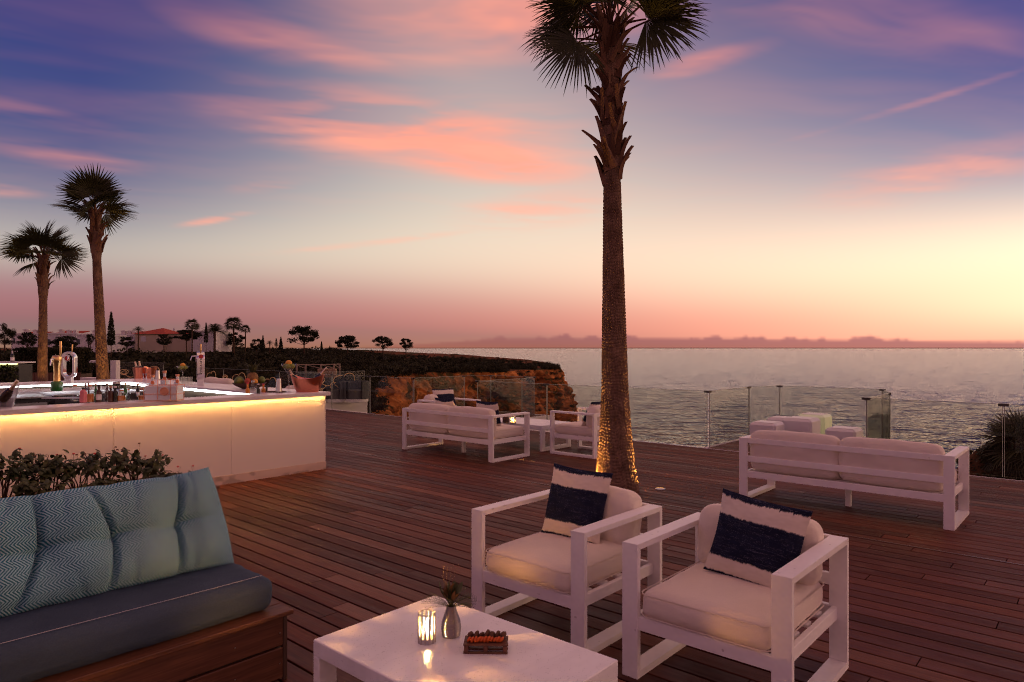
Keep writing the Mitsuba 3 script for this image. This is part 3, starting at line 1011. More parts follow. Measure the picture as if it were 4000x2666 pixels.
def pine(px, top, bot, width, D, label, seed, lean=0.0, shape='round', gap=0.35):
    rng = np.random.default_rng(seed)
    s = D / F_
    Ht, w = (bot - top) * s, width * s
    base = far(px, bot, D)
    key = thing('pine_tree', label, 'pine tree')
    h0 = Ht * gap
    R, U_ = np.array([CX, CY, 0]), np.array([0, 0, 1.0])
    D_ = np.array([-CY, CX, 0])
    tr = [tube([base - U_ * 3.0, base + U_ * h0 * 0.6 + R * lean * 0.4, base + U_ * (h0 + 0.25 * (Ht - h0)) + R * lean], [0.05 * Ht ** 0.8, 0.04 * Ht ** 0.8, 0.02 * Ht ** 0.8], 7)]
    clumps = []
    n = 30
    for i in range(n):
        a, q = rng.uniform(0, 2 * np.pi), rng.uniform(0, 1) ** 0.5
        zf = rng.uniform(0, 1)
        prof = math.sin(math.pi * (0.14 + 0.80 * zf)) ** 0.6
        c = base + R * (math.cos(a) * q * w * 0.42 * prof + lean) + D_ * math.sin(a) * q * w * 0.40 * prof + U_ * (h0 + (Ht - h0) * (0.06 + 0.84 * zf))
        clumps.append((c, np.array([w * 0.12, w * 0.12, (Ht - h0) * 0.12]) * rng.uniform(0.7, 1.35)))
        if i < 12:
            st = base + U_ * h0 * 0.75 + R * lean * 0.6
            mid = (st + c) / 2 - U_ * 0.04 * Ht
            tr.append(tube([st, mid, c], [0.018 * Ht ** 0.8, 0.012 * Ht ** 0.8, 0.005 * Ht], 5))
    put('trunk', cat_(*tr), 'wood_brown', key, smooth=True)
    put('crown', crown(rng, clumps, 150, w * 0.042), 'pine_leaf', key)


pine(1188, 1266, 1356, 136, 165, 'broad dark pine, the largest on the headland skyline', 1, gap=0.12)
pine(1358, 1311, 1370, 112, 160, 'wide flat-topped pine between the largest pine and the two slender ones', 2, gap=0.18)
pine(1496, 1309, 1385, 84, 155, 'round-headed pine on a bare trunk, second from the headland tip', 3, gap=0.34)
pine(1586, 1322, 1390, 62, 152, 'small pine on a thin bare trunk, nearest the headland tip', 4, gap=0.40)
pine(916, 1298, 1362, 88, 140, 'dense rounded tree below the clump of palms', 5, gap=0.1)
pine(1002, 1322, 1376, 70, 132, 'low tree with visible limbs right of the palm clump', 6, gap=0.2)
pine(18, 1263, 1352, 92, 110, 'large dark tree cut by the left edge of the view', 7, gap=0.1)
pine(106, 1296, 1366, 84, 112, 'round dark tree in front of the white terraced houses at the far left', 8, gap=0.15)
pine(258, 1314, 1378, 120, 105, 'broad dark tree between the two left palms', 9, gap=0.08)
pine(495, 1310, 1362, 66, 118, 'small tree right of the tall cypress, in front of a white house', 10, gap=0.15)
pine(728, 1286, 1346, 120, 128, 'spreading cedar-like tree in front of the red-roofed villa', 11, gap=0.3)
pine(640, 1305, 1352, 66, 122, 'bushy dark tree below the red roof', 12, gap=0.1)
pine(352, 1305, 1362, 40, 108, 'thin dark tree beside the white houses left of the tall palm', 13, gap=0.3)


def cypress(px, top, bot, width, D, label, seed):
    rng = np.random.default_rng(seed)
    s = D / F_
    base, Ht, w = far(px, bot, D), (bot - top) * s, width * s
    t = rng.uniform(0, 1, 900) ** 1.15
    a = rng.uniform(0, 2 * np.pi, 900)
    r = w / 2 * np.minimum(1, (1 - t) ** 0.75 * 1.25) * rng.uniform(0.5, 1.05, 900)
    c = base + np.stack([r * np.cos(a), r * np.sin(a), t * Ht], 1)
    key = thing('cypress_tree', label, 'cypress tree')
    put('trunk', tube([base - [0, 0, 2.5], base + [0, 0, Ht * 0.5]], [w * 0.08, w * 0.04], 6), 'wood_brown', key)
    put('crown', leaves(c, w * 0.20, rng, 2.0, up=1.5), 'pine_leaf', key)


cypress(434, 1221, 1348, 28, 100, 'tall pointed cypress just right of the tall left palm', 20)
cypress(1027, 1311, 1374, 14, 140, 'slim cypress left of the little feathery palm', 21)
cypress(1097, 1318, 1366, 15, 145, 'short cypress at the left foot of the largest pine', 22)
cypress(805, 1262, 1338, 15, 122, 'slim dark cypress in front of the white villa wall', 23)
cypress(1256, 1334, 1368, 10, 150, 'tiny cypress at the right foot of the largest pine', 24)
cypress(1288, 1352, 1370, 7, 155, 'tiniest cypress, alone between two pines', 25)

# a tiered conifer
nb, ns = far(1079, 1358, 142), 142 / F_
key = thing('conifer_tree', 'small tiered conifer between two cypresses', 'conifer')
put('trunk', tube([nb, nb + [0, 0, 36 * ns]], [0.09, 0.02], 5), 'wood_brown', key)
tiers = []
for i in range(9):
    q = i / 9
    for a in np.arange(0, 2 * np.pi, np.pi / 4):
        L = (1 - q) * 7.5 * ns + 0.05
        p0 = nb + [0, 0, (4 + 31 * q) * ns]
        for t in np.linspace(0.15, 1, 9):
            tiers.append(p0 + [L * t * math.cos(a), L * t * math.sin(a), 0.12 * t])
put('crown', leaves(np.array(tiers), 0.16, np.random.default_rng(26)), 'pine_leaf', key)


def far_palm(px, py, width, bot, D, label, seed, feather=False, n=22):
    rng = np.random.default_rng(seed)
    s = D / F_
    c, w = far(px, py, D), width * s
    base = far(px, bot, D)
    key = thing('palm_tree', label, 'palm tree')
    put('trunk', tube([base - [0, 0, 2.0], (base + c) / 2 + [0.1, 0, 0], c], [w * 0.05, w * 0.045, w * 0.05], 7), 'wood_brown', key, smooth=True)
    ms = []
    for i in range(n):
        az, el = i * 137.5 + rng.normal(0, 8), 80 - 105 * (i / (n - 1))
        if feather:
            a, e = math.radians(az), math.radians(el * 0.75 + 15)
            d = np.array([math.cos(a) * math.cos(e), math.sin(a) * math.cos(e), math.sin(e)])
            t = np.linspace(0, 1, 14)
            P = c + d * (t * w * 0.62)[:, None] + np.array([0, 0, -1.0]) * (t**2.2 * w * 0.34)[:, None]
            side = np.cross(d, [0, 0, 1.0])
            side /= np.linalg.norm(side) + 1e-9
            ms.append(tube(P, np.linspace(0.010, 0.003, 14) * w, 4))
            V, Fc = [], []
            for j in range(1, 14):
                for sg in (-1, 1):
                    L = w * 0.15 * math.sin(math.pi * (0.12 + 0.8 * t[j]))
                    q0, q1 = P[j - 1], P[j]
                    tip = q1 + side * sg * L * 0.8 + d * L * 0.5 - np.array([0, 0, L * 0.5])
                    b = len(V)
                    V += [q0, (q0 + q1) / 2 + [0, 0, 0.004 * w], tip]
                    Fc.append([b, b + 1, b + 2])
            ms.append((np.array(V), np.array(Fc)))
        else:
            st, fa = frond(rng, c, az, el, w * 0.26, w * 0.28, rng.normal(0, 25), 0.35, 13, 190)
            ms += [st, fa]
    put('crown', cat_(*ms), 'palm_leaf', key)


far_palm(750, 1272, 62, 1338, 125, 'fan palm in front of the villa, leftmost of the palms on the hill', 30)
far_palm(838, 1292, 100, 1335, 128, 'arching date palm showing above the white villa wall', 31, True, 34)
far_palm(912, 1270, 76, 1340, 138, 'taller fan palm of the pair right of the villa', 32, n=30)
far_palm(958, 1288, 44, 1345, 138, 'shorter fan palm leaning against the taller one right of the villa', 33)
far_palm(1053, 1342, 40, 1374, 140, 'small feathery palm between cypresses on the ridge', 34, True, 16)
far_palm(540, 1290, 52, 1335, 118, 'feathery palm behind the left end of the red roof', 35, True, 18)
far_palm(345, 1318, 34, 1362, 108, 'little palm against the white houses left of the tall palm', 36, True, 16)

# ------------------------------------------------------------------ shrubs (one mass of scrub, its pieces one key each)
SHRUB = []
for sidx in range(5):
    r = np.random.default_rng(60 + sidx)
    cl = [(np.array([r.normal(0, 0.45), r.normal(0, 0.45), r.uniform(0.25, 0.75)]), np.array([0.5, 0.5, 0.38]) * r.uniform(0.7, 1.2)) for _ in range(7)]
    SHRUB.append(mikit.ply(crown(r, cl, 62, 0.19), 'bush_leaf'))
count = 0


def shrub(p, s, rng):
    global count
    count += 1
    scene[f'scrub__{count:03d}'] = {**SHRUB[rng.integers(5)], 'to_world': T().translate([float(x) for x in p]).rotate([0, 0, 1], float(rng.uniform(0, 360))).scale([float(s), float(s), float(s * rng.uniform(0.7, 1.1))])}


srng = np.random.default_rng(99)
for _ in range(5200):
    i = srng.integers(0, len(E))
    t = srng.uniform(0, 1) ** 2.2 * 0.75
    j = int(t * (N2 - 1)) if t > 0 else 0
    j = int(np.searchsorted(tt, t))
    X, Y, z = Q[i, min(j, N2 - 1)]
    if Y < 22:
        continue
    px = PX + F_ * X / Y
    if px < -150 or px > 2300:
        continue
    d = np.hypot(X - Q[i, 0, 0], Y - Q[i, 0, 1])
    if d < 18 and meshkit.fbm(np.array([[X * 0.09, Y * 0.09, 1.0]]), 3, 4)[0] > 0.60:
        continue
    s = srng.uniform(0.5, 1.6) * (1.0 if d < 20 else 1.6) * (1.0 if Y > 60 else 0.8)
    lim = np.interp(px, [0, 450, 520, 860, 1000, 1100, 1300, 1450, 1560, 1700, 1900, 2180], [1372, 1366, 1356, 1352, 1362, 1362, 1364, 1378, 1388, 1392, 1398, 1424])
    lim += srng.uniform(-5, 14) * (px > 1100)
    room = EYE - (lim - PY) * Y / F_ - (z - 0.12)
    if room < 0.35:
        continue
    s = min(s, room / 0.95)
    shrub((*W(X, Y)[:2], z - 0.12), s, srng)
for _ in range(70):
    i = srng.integers(260, 500)
    X, Y, z = P[i, srng.integers(3, 65)]
    shrub((*W(X, Y)[:2], z), srng.uniform(0.5, 1.1), srng)
for _ in range(150):
    X, Y = srng.uniform(9.0, 17), srng.uniform(14, 19.5)
    z = -7.5 + 6.9 * math.exp(-(((X - 13.2) / 4.4) ** 2 + ((Y - 16.5) / 3.6) ** 2))
    shrub((*W(X, Y)[:2], z), srng.uniform(0.35, 0.7), srng)
labels['scrub'] = {'label': 'dark scrub covering the headland and the hillside', 'category': 'shrubs', 'kind': 'stuff'}

# the palm below the deck at the right
rp = W(11.9, 16.0, -0.75)
key = thing('palm_tree', 'dark fan palm behind the glass at the right edge, rooted below the deck', 'palm tree')
put('trunk', tube([rp - [0, 0, 1.6], rp], [0.2, 0.17], 9), 'leaf_base_dark', key, smooth=True)
prg = np.random.default_rng(77)
for i in range(40):
    st, fa = frond(prg, rp, i * 137.5, 85 - 120 * (i / 39), 0.40, 0.62, prg.normal(0, 25), 0.2, 22, 190)
    fk = put('frond', fa, 'palm_leaf', key)
    put('stalk', st, 'leaf_base_dark', fk)

# ------------------------------------------------------------------ houses on the hill
flat('far_wall_white', (0.66, 0.63, 0.62), 0.85, 0.1)
flat('far_wall_cream', (0.52, 0.44, 0.32), 0.85, 0.1)
flat('window_dark', (0.03, 0.035, 0.05), 0.2, 0.5)
flat('shutter_white', (0.60, 0.58, 0.58), 0.7, 0.1)


def tile_col(p, n, uv):
    s = 0.5 + 0.5 * dr.sin((p.x * CX + p.y * CY) * 18.0)
    g = noise(p.x * 4.0, p.y * 4.0, p.z * 4.0)
    return mix((0.20, 0.035, 0.022), (0.42, 0.085, 0.05), 0.55 * s + 0.45 * g)


flat('roof_tile', proc(tile_col), 0.8, 0.15)
ROT = math.degrees(math.atan2(CY, CX))


def hbox(x0, x1, y0, y1, z0, z1, D, b=0.0):
    """A box in camera-aligned metres, turned into the world."""
    return moved(box(x0, x1, y0, y1, z0, z1, b), rot=ROT)


def chimney(parent, px0, px1, top, bot, D):
    s = D / F_
    a, b = (px0 - PX) * s, (px1 - PX) * s
    zt, zb = EYE - (top - PY) * s, EYE - (bot - PY) * s
    w = b - a
    key = put('chimney', hbox(a, b, D + 1.0, D + 1.0 + w, zb, zt - w * 0.35, D), 'far_wall_white', parent)
    put('cap', cat_(hbox(a - w * .18, b + w * .18, D + 1.0 - w * .18, D + 1.0 + w * 1.18, zt - w * 0.35, zt - w * 0.18, D), hbox(a + w * .1, b - w * .1, D + 1 + w * .1, D + 1 + w * .9, zt - w * .18, zt, D)), 'shutter_white', key)


def white_house(label, px0, px1, top, D, chims, wins, slope=0.0, depth=9.0):
    s = D / F_
    key = thing('terraced_house', label, 'house', None)
    a, b = (px0 - PX) * s, (px1 - PX) * s
    zt = EYE - (top - PY) * s
    zg = EYE - (1378 - PY) * s
    put('wall', hbox(a, b, D, D + depth, zg, zt, D), 'far_wall_white', key)
    put('parapet', cat_(hbox(a - .12, b + .12, D - .12, D + .22, zt, zt + .28, D), hbox(a - .12, a + .22, D + .22, D + depth, zt, zt + .28, D), hbox(b - .22, b + .12, D + .22, D + depth, zt, zt + .28, D)), 'far_wall_white', key)
    if slope:
        v = np.array([[a + .3, D + .6, zt + .05], [b - .3, D + .6, zt + .05], [b - .3, D + 5, zt + slope], [a + .3, D + 5, zt + slope]])
        put('roof', moved((np.vstack([v, v - [0, 0, .12]]), np.array([[0, 1, 2], [0, 2, 3], [4, 6, 5], [4, 7, 6], [0, 4, 1], [1, 4, 5], [1, 5, 2], [2, 5, 6], [3, 2, 6], [3, 6, 7], [0, 3, 7], [0, 7, 4]])), rot=ROT), 'roof_tile', key)
    for c in chims:
        chimney(key, *c, D)
    for x0, x1, y0, y1 in wins:
        xa, xb, za, zb = (x0 - PX) * s, (x1 - PX) * s, EYE - (y1 - PY) * s, EYE - (y0 - PY) * s
        wk = put('window', hbox(xa, xb, D - 0.03, D + 0.05, za, zb, D), 'window_dark', key)
        put('frame', cat_(hbox(xa - .06, xa, D - .07, D + .05, za, zb, D), hbox(xb, xb + .06, D - .07, D + .05, za, zb, D), hbox(xa - .06, xb + .06, D - .07, D + .05, zb, zb + .07, D)), 'shutter_white', wk)


white_house('leftmost white terraced house, half hidden by a round tree', 44, 148, 1308, 135, [(78, 93, 1285, 1308), (115, 129, 1287, 1310), (136, 150, 1287, 1312)], [(52, 60, 1322, 1340)], 0.7)
white_house('white terraced house with three chimneys between the two left palms', 182, 296, 1307, 132, [(216, 230, 1286, 1312), (247, 260, 1288, 1303), (271, 285, 1289, 1318)], [(186, 197, 1326, 1350)], 0.8)
white_house('white house with dark windows and one chimney left of the tall palm', 300, 384, 1312, 124, [(347, 361, 1289, 1312)], [(299, 313, 1326, 1345), (310, 320, 1362, 1374)], 0.3)
white_house('white house between the tall cypress and the red-roofed villa', 458, 524, 1310, 138, [(462, 477, 1290, 1314), (487, 501, 1291, 1305), (505, 517, 1294, 1308)], [], 0.9)

key = thing('villa', 'cream villa with a red hipped tile roof and a white wing', 'house')
D = 135.0
s_ = D / F_
X0, X1, XM = (522 - PX) * s_, (700 - PX) * s_, (640 - PX) * s_
z_e, z_r, z_g = EYE - (1306 - PY) * s_, EYE - (1280 - PY) * s_, EYE - (1375 - PY) * s_
put('wall', hbox(X0 + .3, XM, D, D + 9, z_g, z_e, D), 'far_wall_cream', key)
put('wing', hbox((755 - PX) * s_, (848 - PX) * s_, D - 1, D + 7, z_g, EYE - (1297 - PY) * s_, D), 'far_wall_white', key)
put('wing_cornice', hbox((753 - PX) * s_, (850 - PX) * s_, D - 1.2, D + 7, EYE - (1297 - PY) * s_, EYE - (1293 - PY) * s_, D), 'far_wall_white', key)
put('rear_wall', hbox(XM, (756 - PX) * s_, D + 1, D + 9, z_g, EYE - (1304 - PY) * s_, D), 'far_wall_cream', key)


def hip(x0, x1, y0, y1, ze, zr, a, b):
    ym = (y0 + y1) / 2
    v = np.array([[x0, y0, ze], [x1, y0, ze], [x1, y1, ze], [x0, y1, ze], [a, ym, zr], [b, ym, zr]])
    return moved((v, np.array([[0, 1, 5], [0, 5, 4], [1, 2, 5], [2, 3, 4], [2, 4, 5], [3, 0, 4], [0, 3, 2], [0, 2, 1]])), rot=ROT)


rk = put('roof', hip(X0 - .3, XM + .5, D - .5, D + 9.5, z_e, z_r, (588 - PX) * s_, (594 - PX) * s_), 'roof_tile', key)
put('roof', hip(XM - 1.0, (770 - PX) * s_, D + .6, D + 9.5, EYE - (1305 - PY) * s_, EYE - (1293 - PY) * s_, XM + 1, (750 - PX) * s_), 'roof_tile', key)
put('dish', moved(ball(0.35, 8, 1, .3, 1), *far(679, 1288, D)), 'shutter_white', rk)
for x0, x1, y0, y1 in ((550, 570, 1317, 1336), (814, 834, 1316, 1334)):
    yy = D if x0 < 700 else D - 1
    xa, xb, za, zb = (x0 - PX) * s_, (x1 - PX) * s_, EYE - (y1 - PY) * s_, EYE - (y0 - PY) * s_
    wk = put('window', hbox(xa, xb, yy - .04, yy + .04, za, zb, D), 'shutter_white', key)
    put('frame', hbox(xa - .1, xb + .1, yy - .08, yy + .04, zb, zb + .12, D), 'far_wall_white', wk)

# parked van behind the hedge
key = thing('van', 'white van whose roof shows above the hedge, behind the leftmost palm', 'van')
D = 40.0
a, b, zt = (121 - PX) * D / F_, (214 - PX) * D / F_, EYE - (1359 - PY) * D / F_
van = box(a, b, D, D + 1.8, zt - 1.9, zt, 0.16)
put('body', moved(van, rot=ROT), 'white_plastic', key, smooth=30)
put('window', hbox(a + .15, b - .15, D - .012, D + .05, zt - .75, zt - .38, D), 'window_dark', key)
for q in (a + .3, b - .3):
    put('wheel', moved(moved(lathe([(0, -.1), (.3, -.1), (.32, 0), (.3, .1), (0, .1)], 20), tilt=(90, [1, 0, 0])), *W(q, D + .05, zt - 1.85), rot=0), 'black_metal', key)

# ------------------------------------------------------------------ the bar
BX, BTOP = -7.834, 1.023
bar = thing('bar_counter', 'long white bar counter with a glowing warm light strip under its top', 'bar counter')
joints = [5.160, 3.876, 2.600, 1.324, 0.048, -1.228, -2.5]
for a, b in zip(joints[1:], joints[:-1]):
    put('panel', box(BX - 0.02, BX, a + 0.0015, b - 0.0015, 0.100, 0.974, 0.0015), 'bar_panel', bar)
put('carcass', cat_(box(BX - 0.30, BX - 0.022, -2.5, 5.14, 0.0, 0.973), box(-13.9, BX - 0.31, 4.56, 5.13, 0.0, 0.94), box(-13.9, -13.36, -3.5, 4.55, 0.0, 0.94)), 'dark_void', bar)
put('end_panel', box(-13.9, BX - 0.001, 5.141, 5.16, 0.0, 0.974), 'bar_panel', bar)
for a, b in ((-2.5, 0.9), (0.903, 3.0), (3.003, 5.165)):
    put('plinth', box(BX - 0.02, BX + 0.006, a, b, 0.0, 0.098), 'plinth_stone', bar)
for a, b in ((-2.5, 1.55), (1.552, 3.20), (3.202, 5.185)):
    put('countertop', box(-8.14, -7.750, a, b, 0.976, BTOP, 0.003), 'counter_quartz', bar)
put('return_top', box(-13.95, -8.142, 4.50, 5.185, 0.995, BTOP, 0.003), 'counter_quartz', bar)
put('back_top', box(-13.95, -13.30, -3.5, 4.498, 0.995, BTOP, 0.003), 'counter_quartz', bar)
LED_WARM, LED_WHITE = (11.5, 5.6, 1.6), (0.85, 0.83, 0.85)


LEDW = {'sampling_weight': 14.0}


def emit_quad(p):
    return np.array(p, float), np.array([[0, 1, 2], [0, 2, 3]])


put('light_strip', emit_quad([[-7.803, -2.5, 0.9745], [-7.803, 5.15, 0.9745], [-7.793, 5.15, 0.9745], [-7.793, -2.5, 0.9745]]), 'white_plastic', bar, emitter={**glow(LED_WARM), **LEDW})
put('light_strip', box(-13.2, -8.2, 4.497, 4.503, 0.962, 0.992), 'white_plastic', bar, emitter={**glow(LED_WHITE), 'sampling_weight': 3.0})
put('light_strip', box(-13.303, -13.297, -3.4, 4.4, 0.962, 0.992), 'white_plastic', bar, emitter={**glow(LED_WHITE), 'sampling_weight': 3.0})
for k in ('bar_counter__light_strip', 'bar_counter__light_strip_001', 'bar_counter__light_strip_002'):
    labels[k] = {'label': 'glowing warm strip below the counter edge' if k[-1] == 'p' else 'glowing white strip below the inner edge'}
put('inner_shelf', box(-8.60, -8.142, -2.5, 4.49, 0.80, 0.83, 0.002), 'steel', bar)
put('inner_floor', box(-13.3, -8.15, -3.5, 4.5, -0.03, -0.005), 'dark_void', bar)

fr = thing('bar_fridge', 'stainless steel drawer fridge under the inverted wine glasses', 'fridge')
f0, f1 = on_x(50, 1570, -11.9)[1], on_x(192, 1570, -11.9)[1]
put('body', box(-12.6, -11.93, f0, f1, 0.05, 0.86, 0.004), 'black_metal', fr)
put('worktop', box(-12.7, -11.88, f0 - 0.05, f1 + 0.03, 0.862, 0.885, 0.003), 'steel', fr)
put('door', box(-11.928, -11.905, f0 + 0.02, f1 - 0.02, 0.30, 0.80, 0.004), 'steel', fr)
put('handle', box(-11.904, -11.89, f0 + 0.15, f1 - 0.25, 0.70, 0.755, 0.004), 'black_metal', fr)
fr2 = thing('bar_cabinet', 'dark cabinet with a steel worktop right of the drawer fridge', 'cabinet')
g0, g1 = f1 + 0.08, f1 + 1.35
put('body', box(-12.6, -11.93, g0, g1, 0.05, 0.88, 0.004), 'black_metal', fr2)
put('worktop', box(-12.7, -11.88, g0 - 0.03, g1, 0.882, 0.905, 0.003), 'steel', fr2)
back = thing('bottle_shelf', 'white lit shelf of glassware along the back of the bar', 'shelf')
put('board', box(-13.28, -12.75, 1.8, 4.4, 0.70, 0.73, 0.003), 'white_plastic', back)
put('back_panel', box(-13.29, -13.27, -3.4, 4.4, 0.0, 0.93), 'white_plastic', back)


def wine_glass(x, y, z, label, group, h=0.19, r=0.036, flip=True, mat='clear_glass'):
    prof = np.array([(0.0, 0.0), (r * 0.85, 0.002), (r * 0.80, 0.005), (0.006, 0.012), (0.004, h * 0.30), (0.005, h * 0.45), (r * 0.6, h * 0.53), (r, h * 0.70), (r * 0.92, h * 0.88), (r * 0.80, h)])
    if flip:
        prof = np.c_[prof[::-1, 0], h - prof[::-1, 1]]
    return solo('wine_glass', lathe(prof, 14), mat, label, 'wine glass', group, smooth=40, at=place(x, y, z))


wl = [(72, 1553), (88, 1554), (98, 1552), (108, 1554), (117, 1552), (127, 1553), (136, 1552), (147, 1553), (158, 1552), (172, 1553)]
for px, py in wl:
    q = spot(px, py, 0.885)
    wine_glass(q[0], q[1], 0.885, 'wine glass upside down on the steel fridge top below the white light', 'upside-down wine glasses on the fridge', 0.17, 0.042)
for i, px in enumerate((748, 757, 766, 775, 784, 794, 803, 814)):
    q = spot(px, 1549 - i * 0.3, 0.83)
    wine_glass(q[0], q[1], 0.83, 'wine glass hanging in the row under the right-hand white light', 'wine glasses under the return counter', 0.2, 0.045)
for i, (px, py) in enumerate(((812, 1548), (826, 1547), (840, 1549), (852, 1545), (864, 1547), (875, 1544))):
    q = spot(px, py, 0.83)
    solo('small_plate', lathe([(0, 0), (0.05, 0.0), (0.075, 0.014), (0.077, 0.016), (0.05, 0.006), (0, 0.005)], 18), 'white_plastic', 'white saucer in the stack of crockery under the return counter', 'saucers under the return counter', 'saucers under the return counter', at=place(q[0], q[1], 0.83 + 0.018 * (i % 3)))
for px in (884, 893, 905, 915):
    q = spot(px, 1543, 0.83)
    solo('tumbler', lathe([(0, 0), (0.034, 0.0), (0.038, 0.14), (0.036, 0.14), (0.032, 0.008), (0, 0.008)], 14), 'clear_glass', 'tall glass in the row nearest the dark bottles below the white light', 'glass', 'tall glasses below the white light', at=place(q[0], q[1], 0.83), smooth=40)
for i in range(26):
    y = 2.2 + i * 0.08
    solo('stemmed_glass', lathe([(0.03, 0), (0.034, 0.06), (0.025, 0.10), (0.004, 0.11), (0.004, 0.17), (0.03, 0.175)], 10), 'clear_glass', 'glass in the bright row along the back shelf of the bar', 'glass', 'glasses on the back shelf', at=place(-13.0 + 0.1 * (i % 2), y, 0.732), smooth=40)


def superellipse(n_):
    return lambda t, i: 1.0 / (abs(math.cos(t)) ** n_ + abs(math.sin(t)) ** n_) ** (1 / n_)


def bottle(label, px, base, top, wpx, z, body, cap, lab=None, kind='round', cat='bottle', group=None, neck=0.34, liquid=None, x=None):
    p = spot(px, base, z)
    Y = -p[0] * CY + p[1] * CX
    h, r = (base - top) * Y / F_, wpx * Y / F_ / 2
    rn = min(0.016, r * 0.42)
    hs = h * (1 - neck)
    prof = [(0.0, 0.0), (r * 0.92, 0.0), (r, 0.006), (r, hs * 0.86), (r * 0.9, hs * 0.93), (rn * 1.5, hs * 1.04), (rn, hs * 1.10), (rn, h * 0.97)]
    sq = superellipse(6) if kind == 'square' else None
    rip = (lambda t, i: sq(t, i) * 0.96 if i < 5 else 1.0) if sq else None
    key = thing('bottle', label, cat, group)
    at = place(p[0], p[1], z, ROT)
    put('body', lathe(prof, 20, rip), body, key, smooth=35, at=at)
    put('cap', lathe([(0, h * 0.885), (rn * 1.35, h * 0.885), (rn * 1.4, h * 0.995), (rn * 1.1, h), (0, h)], 14), cap, key, smooth=35, at=at)
    if lab:
        put('label', lathe([(r * 1.012, hs * 0.22), (r * 1.012, hs * 0.70)], 20, rip and (lambda t, i: sq(t, i) * 0.965)), lab, key, smooth=35, at=at)
    if liquid:
        put('liquid', lathe([(0, 0.008), (r * 0.93, 0.008), (r * 0.93, hs * 0.62), (0, hs * 0.62)], 16, rip and (lambda t, i: sq(t, i) * 0.95)), liquid, key, smooth=35, at=at)
    return key


tr = spot(286, 1571, 0.985)
solo('drip_tray', box(-0.30, 0.16, -0.10, 0.10, 0, 0.012, 0.003), 'steel', 'low steel tray under the leftmost bottles on the bar', 'tray', at=place(tr[0], tr[1], BTOP + 0.001, ROT))
ZB = BTOP + 0.0135
bottle('tall square clear bottle with a copper cap, leftmost on the bar', 293, 1567, 1503, 25, ZB, 'clear_glass', 'copper_cap', kind='square', neck=0.26)
bottle('square pink bottle with a dark cap on the bar', 325, 1573, 1515, 22, ZB, 'pink_gin', 'black_metal', kind='square', neck=0.2)
bottle('square clear bottle with a pale cap between the pink and the brown bottle', 351, 1573, 1502, 26, BTOP, 'clear_glass', 'copper_cap', kind='square', neck=0.25, liquid='amber')
bottle('green bottle standing behind the brown labelled bottle', 374, 1566, 1500, 13, BTOP, 'green_glass', 'cork')
bottle('round brown bottle with a large white label on the bar', 386, 1572, 1504, 20, BTOP, 'brown_glass', 'black_metal', 'paper')
bottle('dark slim bottle behind the square clear bottles', 345, 1560, 1490, 10, BTOP, 'black_glass', 'paper')
bottle('squat glass decanter with dark tangled stems beside the white-labelled bottle', 407, 1570, 1502, 26, BTOP, 'clear_glass', 'black_metal', neck=0.35)
bottle('dark square bottle third from the wire basket side', 432, 1571, 1508, 18, BTOP, 'brown_glass', 'cork', kind='square')
bottle('slim dark bottle with a pale shoulder next to the amber bottle', 450, 1570, 1509, 20, BTOP, 'black_glass', 'paper')
bottle('short square bottle of amber liquid on the bar', 474, 1569, 1523, 28, BTOP, 'clear_glass', 'copper_cap', kind='square', neck=0.22, liquid='amber')
bottle('narrow clear bottle between the amber and the dark-labelled one', 502, 1567, 1520, 15, BTOP, 'clear_glass', 'copper_cap')
bottle('clear bottle with a black label and a purple cap', 521, 1567, 1507, 24, BTOP, 'clear_glass', 'black_metal', 'black_glass')
bottle('short round clear bottle left of the copper wire basket', 554, 1565, 1517, 27, BTOP, 'clear_glass', 'copper_cap', liquid='amber')

bottle('slim brown bottle in the second row behind the decanter', 418, 1562, 1498, 13, BTOP, 'brown_glass', 'cork')
bottle('clear bottle in the second row behind the amber bottle', 466, 1561, 1500, 15, BTOP, 'clear_glass', 'black_metal', 'paper')
bottle('green bottle in the second row behind the narrow clear bottle', 490, 1560, 1497, 12, BTOP, 'green_glass', 'gold_foil')
bottle('dark bottle in the second row, left of the copper wire basket', 538, 1559, 1500, 14, BTOP, 'black_glass', 'gold_foil', 'paper')
bottle('brown bottle in the second row behind the pink bottle', 334, 1561, 1497, 13, BTOP, 'brown_glass', 'paper', 'paper')

# copper wire basket of ice
bq = spot(641, 1566, BTOP)
Yb = -bq[0] * CY + bq[1] * CX
bw, bh = 128 * Yb / F_, 62 * Yb / F_
bk = thing('wire_basket', 'copper wire basket of ice with a round copper medallion', 'basket')
at = place(bq[0], bq[1], BTOP, ROT + 4)
wires = []
for z in (0.004, bh * 0.45, bh):
    w2, d2 = bw / 2 * (0.94 + 0.06 * z / bh), 0.10
    wires.append(tube([[-w2, -d2, z], [w2, -d2, z], [w2, d2, z], [-w2, d2, z], [-w2, -d2, z]], 0.003, 5, False))
for fx in (-0.99, -0.15, 0.62, 0.99):
    for sy in (-0.10, 0.10):
        hi = bh * (1.33 if fx in (-0.15, 0.62) else 1.0)
        wires.append(tube([[fx * bw / 2 * 0.95, sy, 0.004], [fx * bw / 2, sy, hi]], 0.003, 5))
wires.append(tube([[-0.15 * bw / 2, -0.10, bh * 1.33], [0.62 * bw / 2, -0.10, bh * 1.33], [0.62 * bw / 2, 0.10, bh * 1.33], [-0.15 * bw / 2, 0.10, bh * 1.33], [-0.15 * bw / 2, -0.10, bh * 1.33]], 0.003, 5, False))
put('wire_frame', cat_(*wires), 'copper', bk, at=at)
put('liner', box(-bw / 2 * 0.94, bw / 2 * 0.94, -0.093, 0.093, 0.006, bh * 0.96, 0.008), 'frosted', bk, at=at)
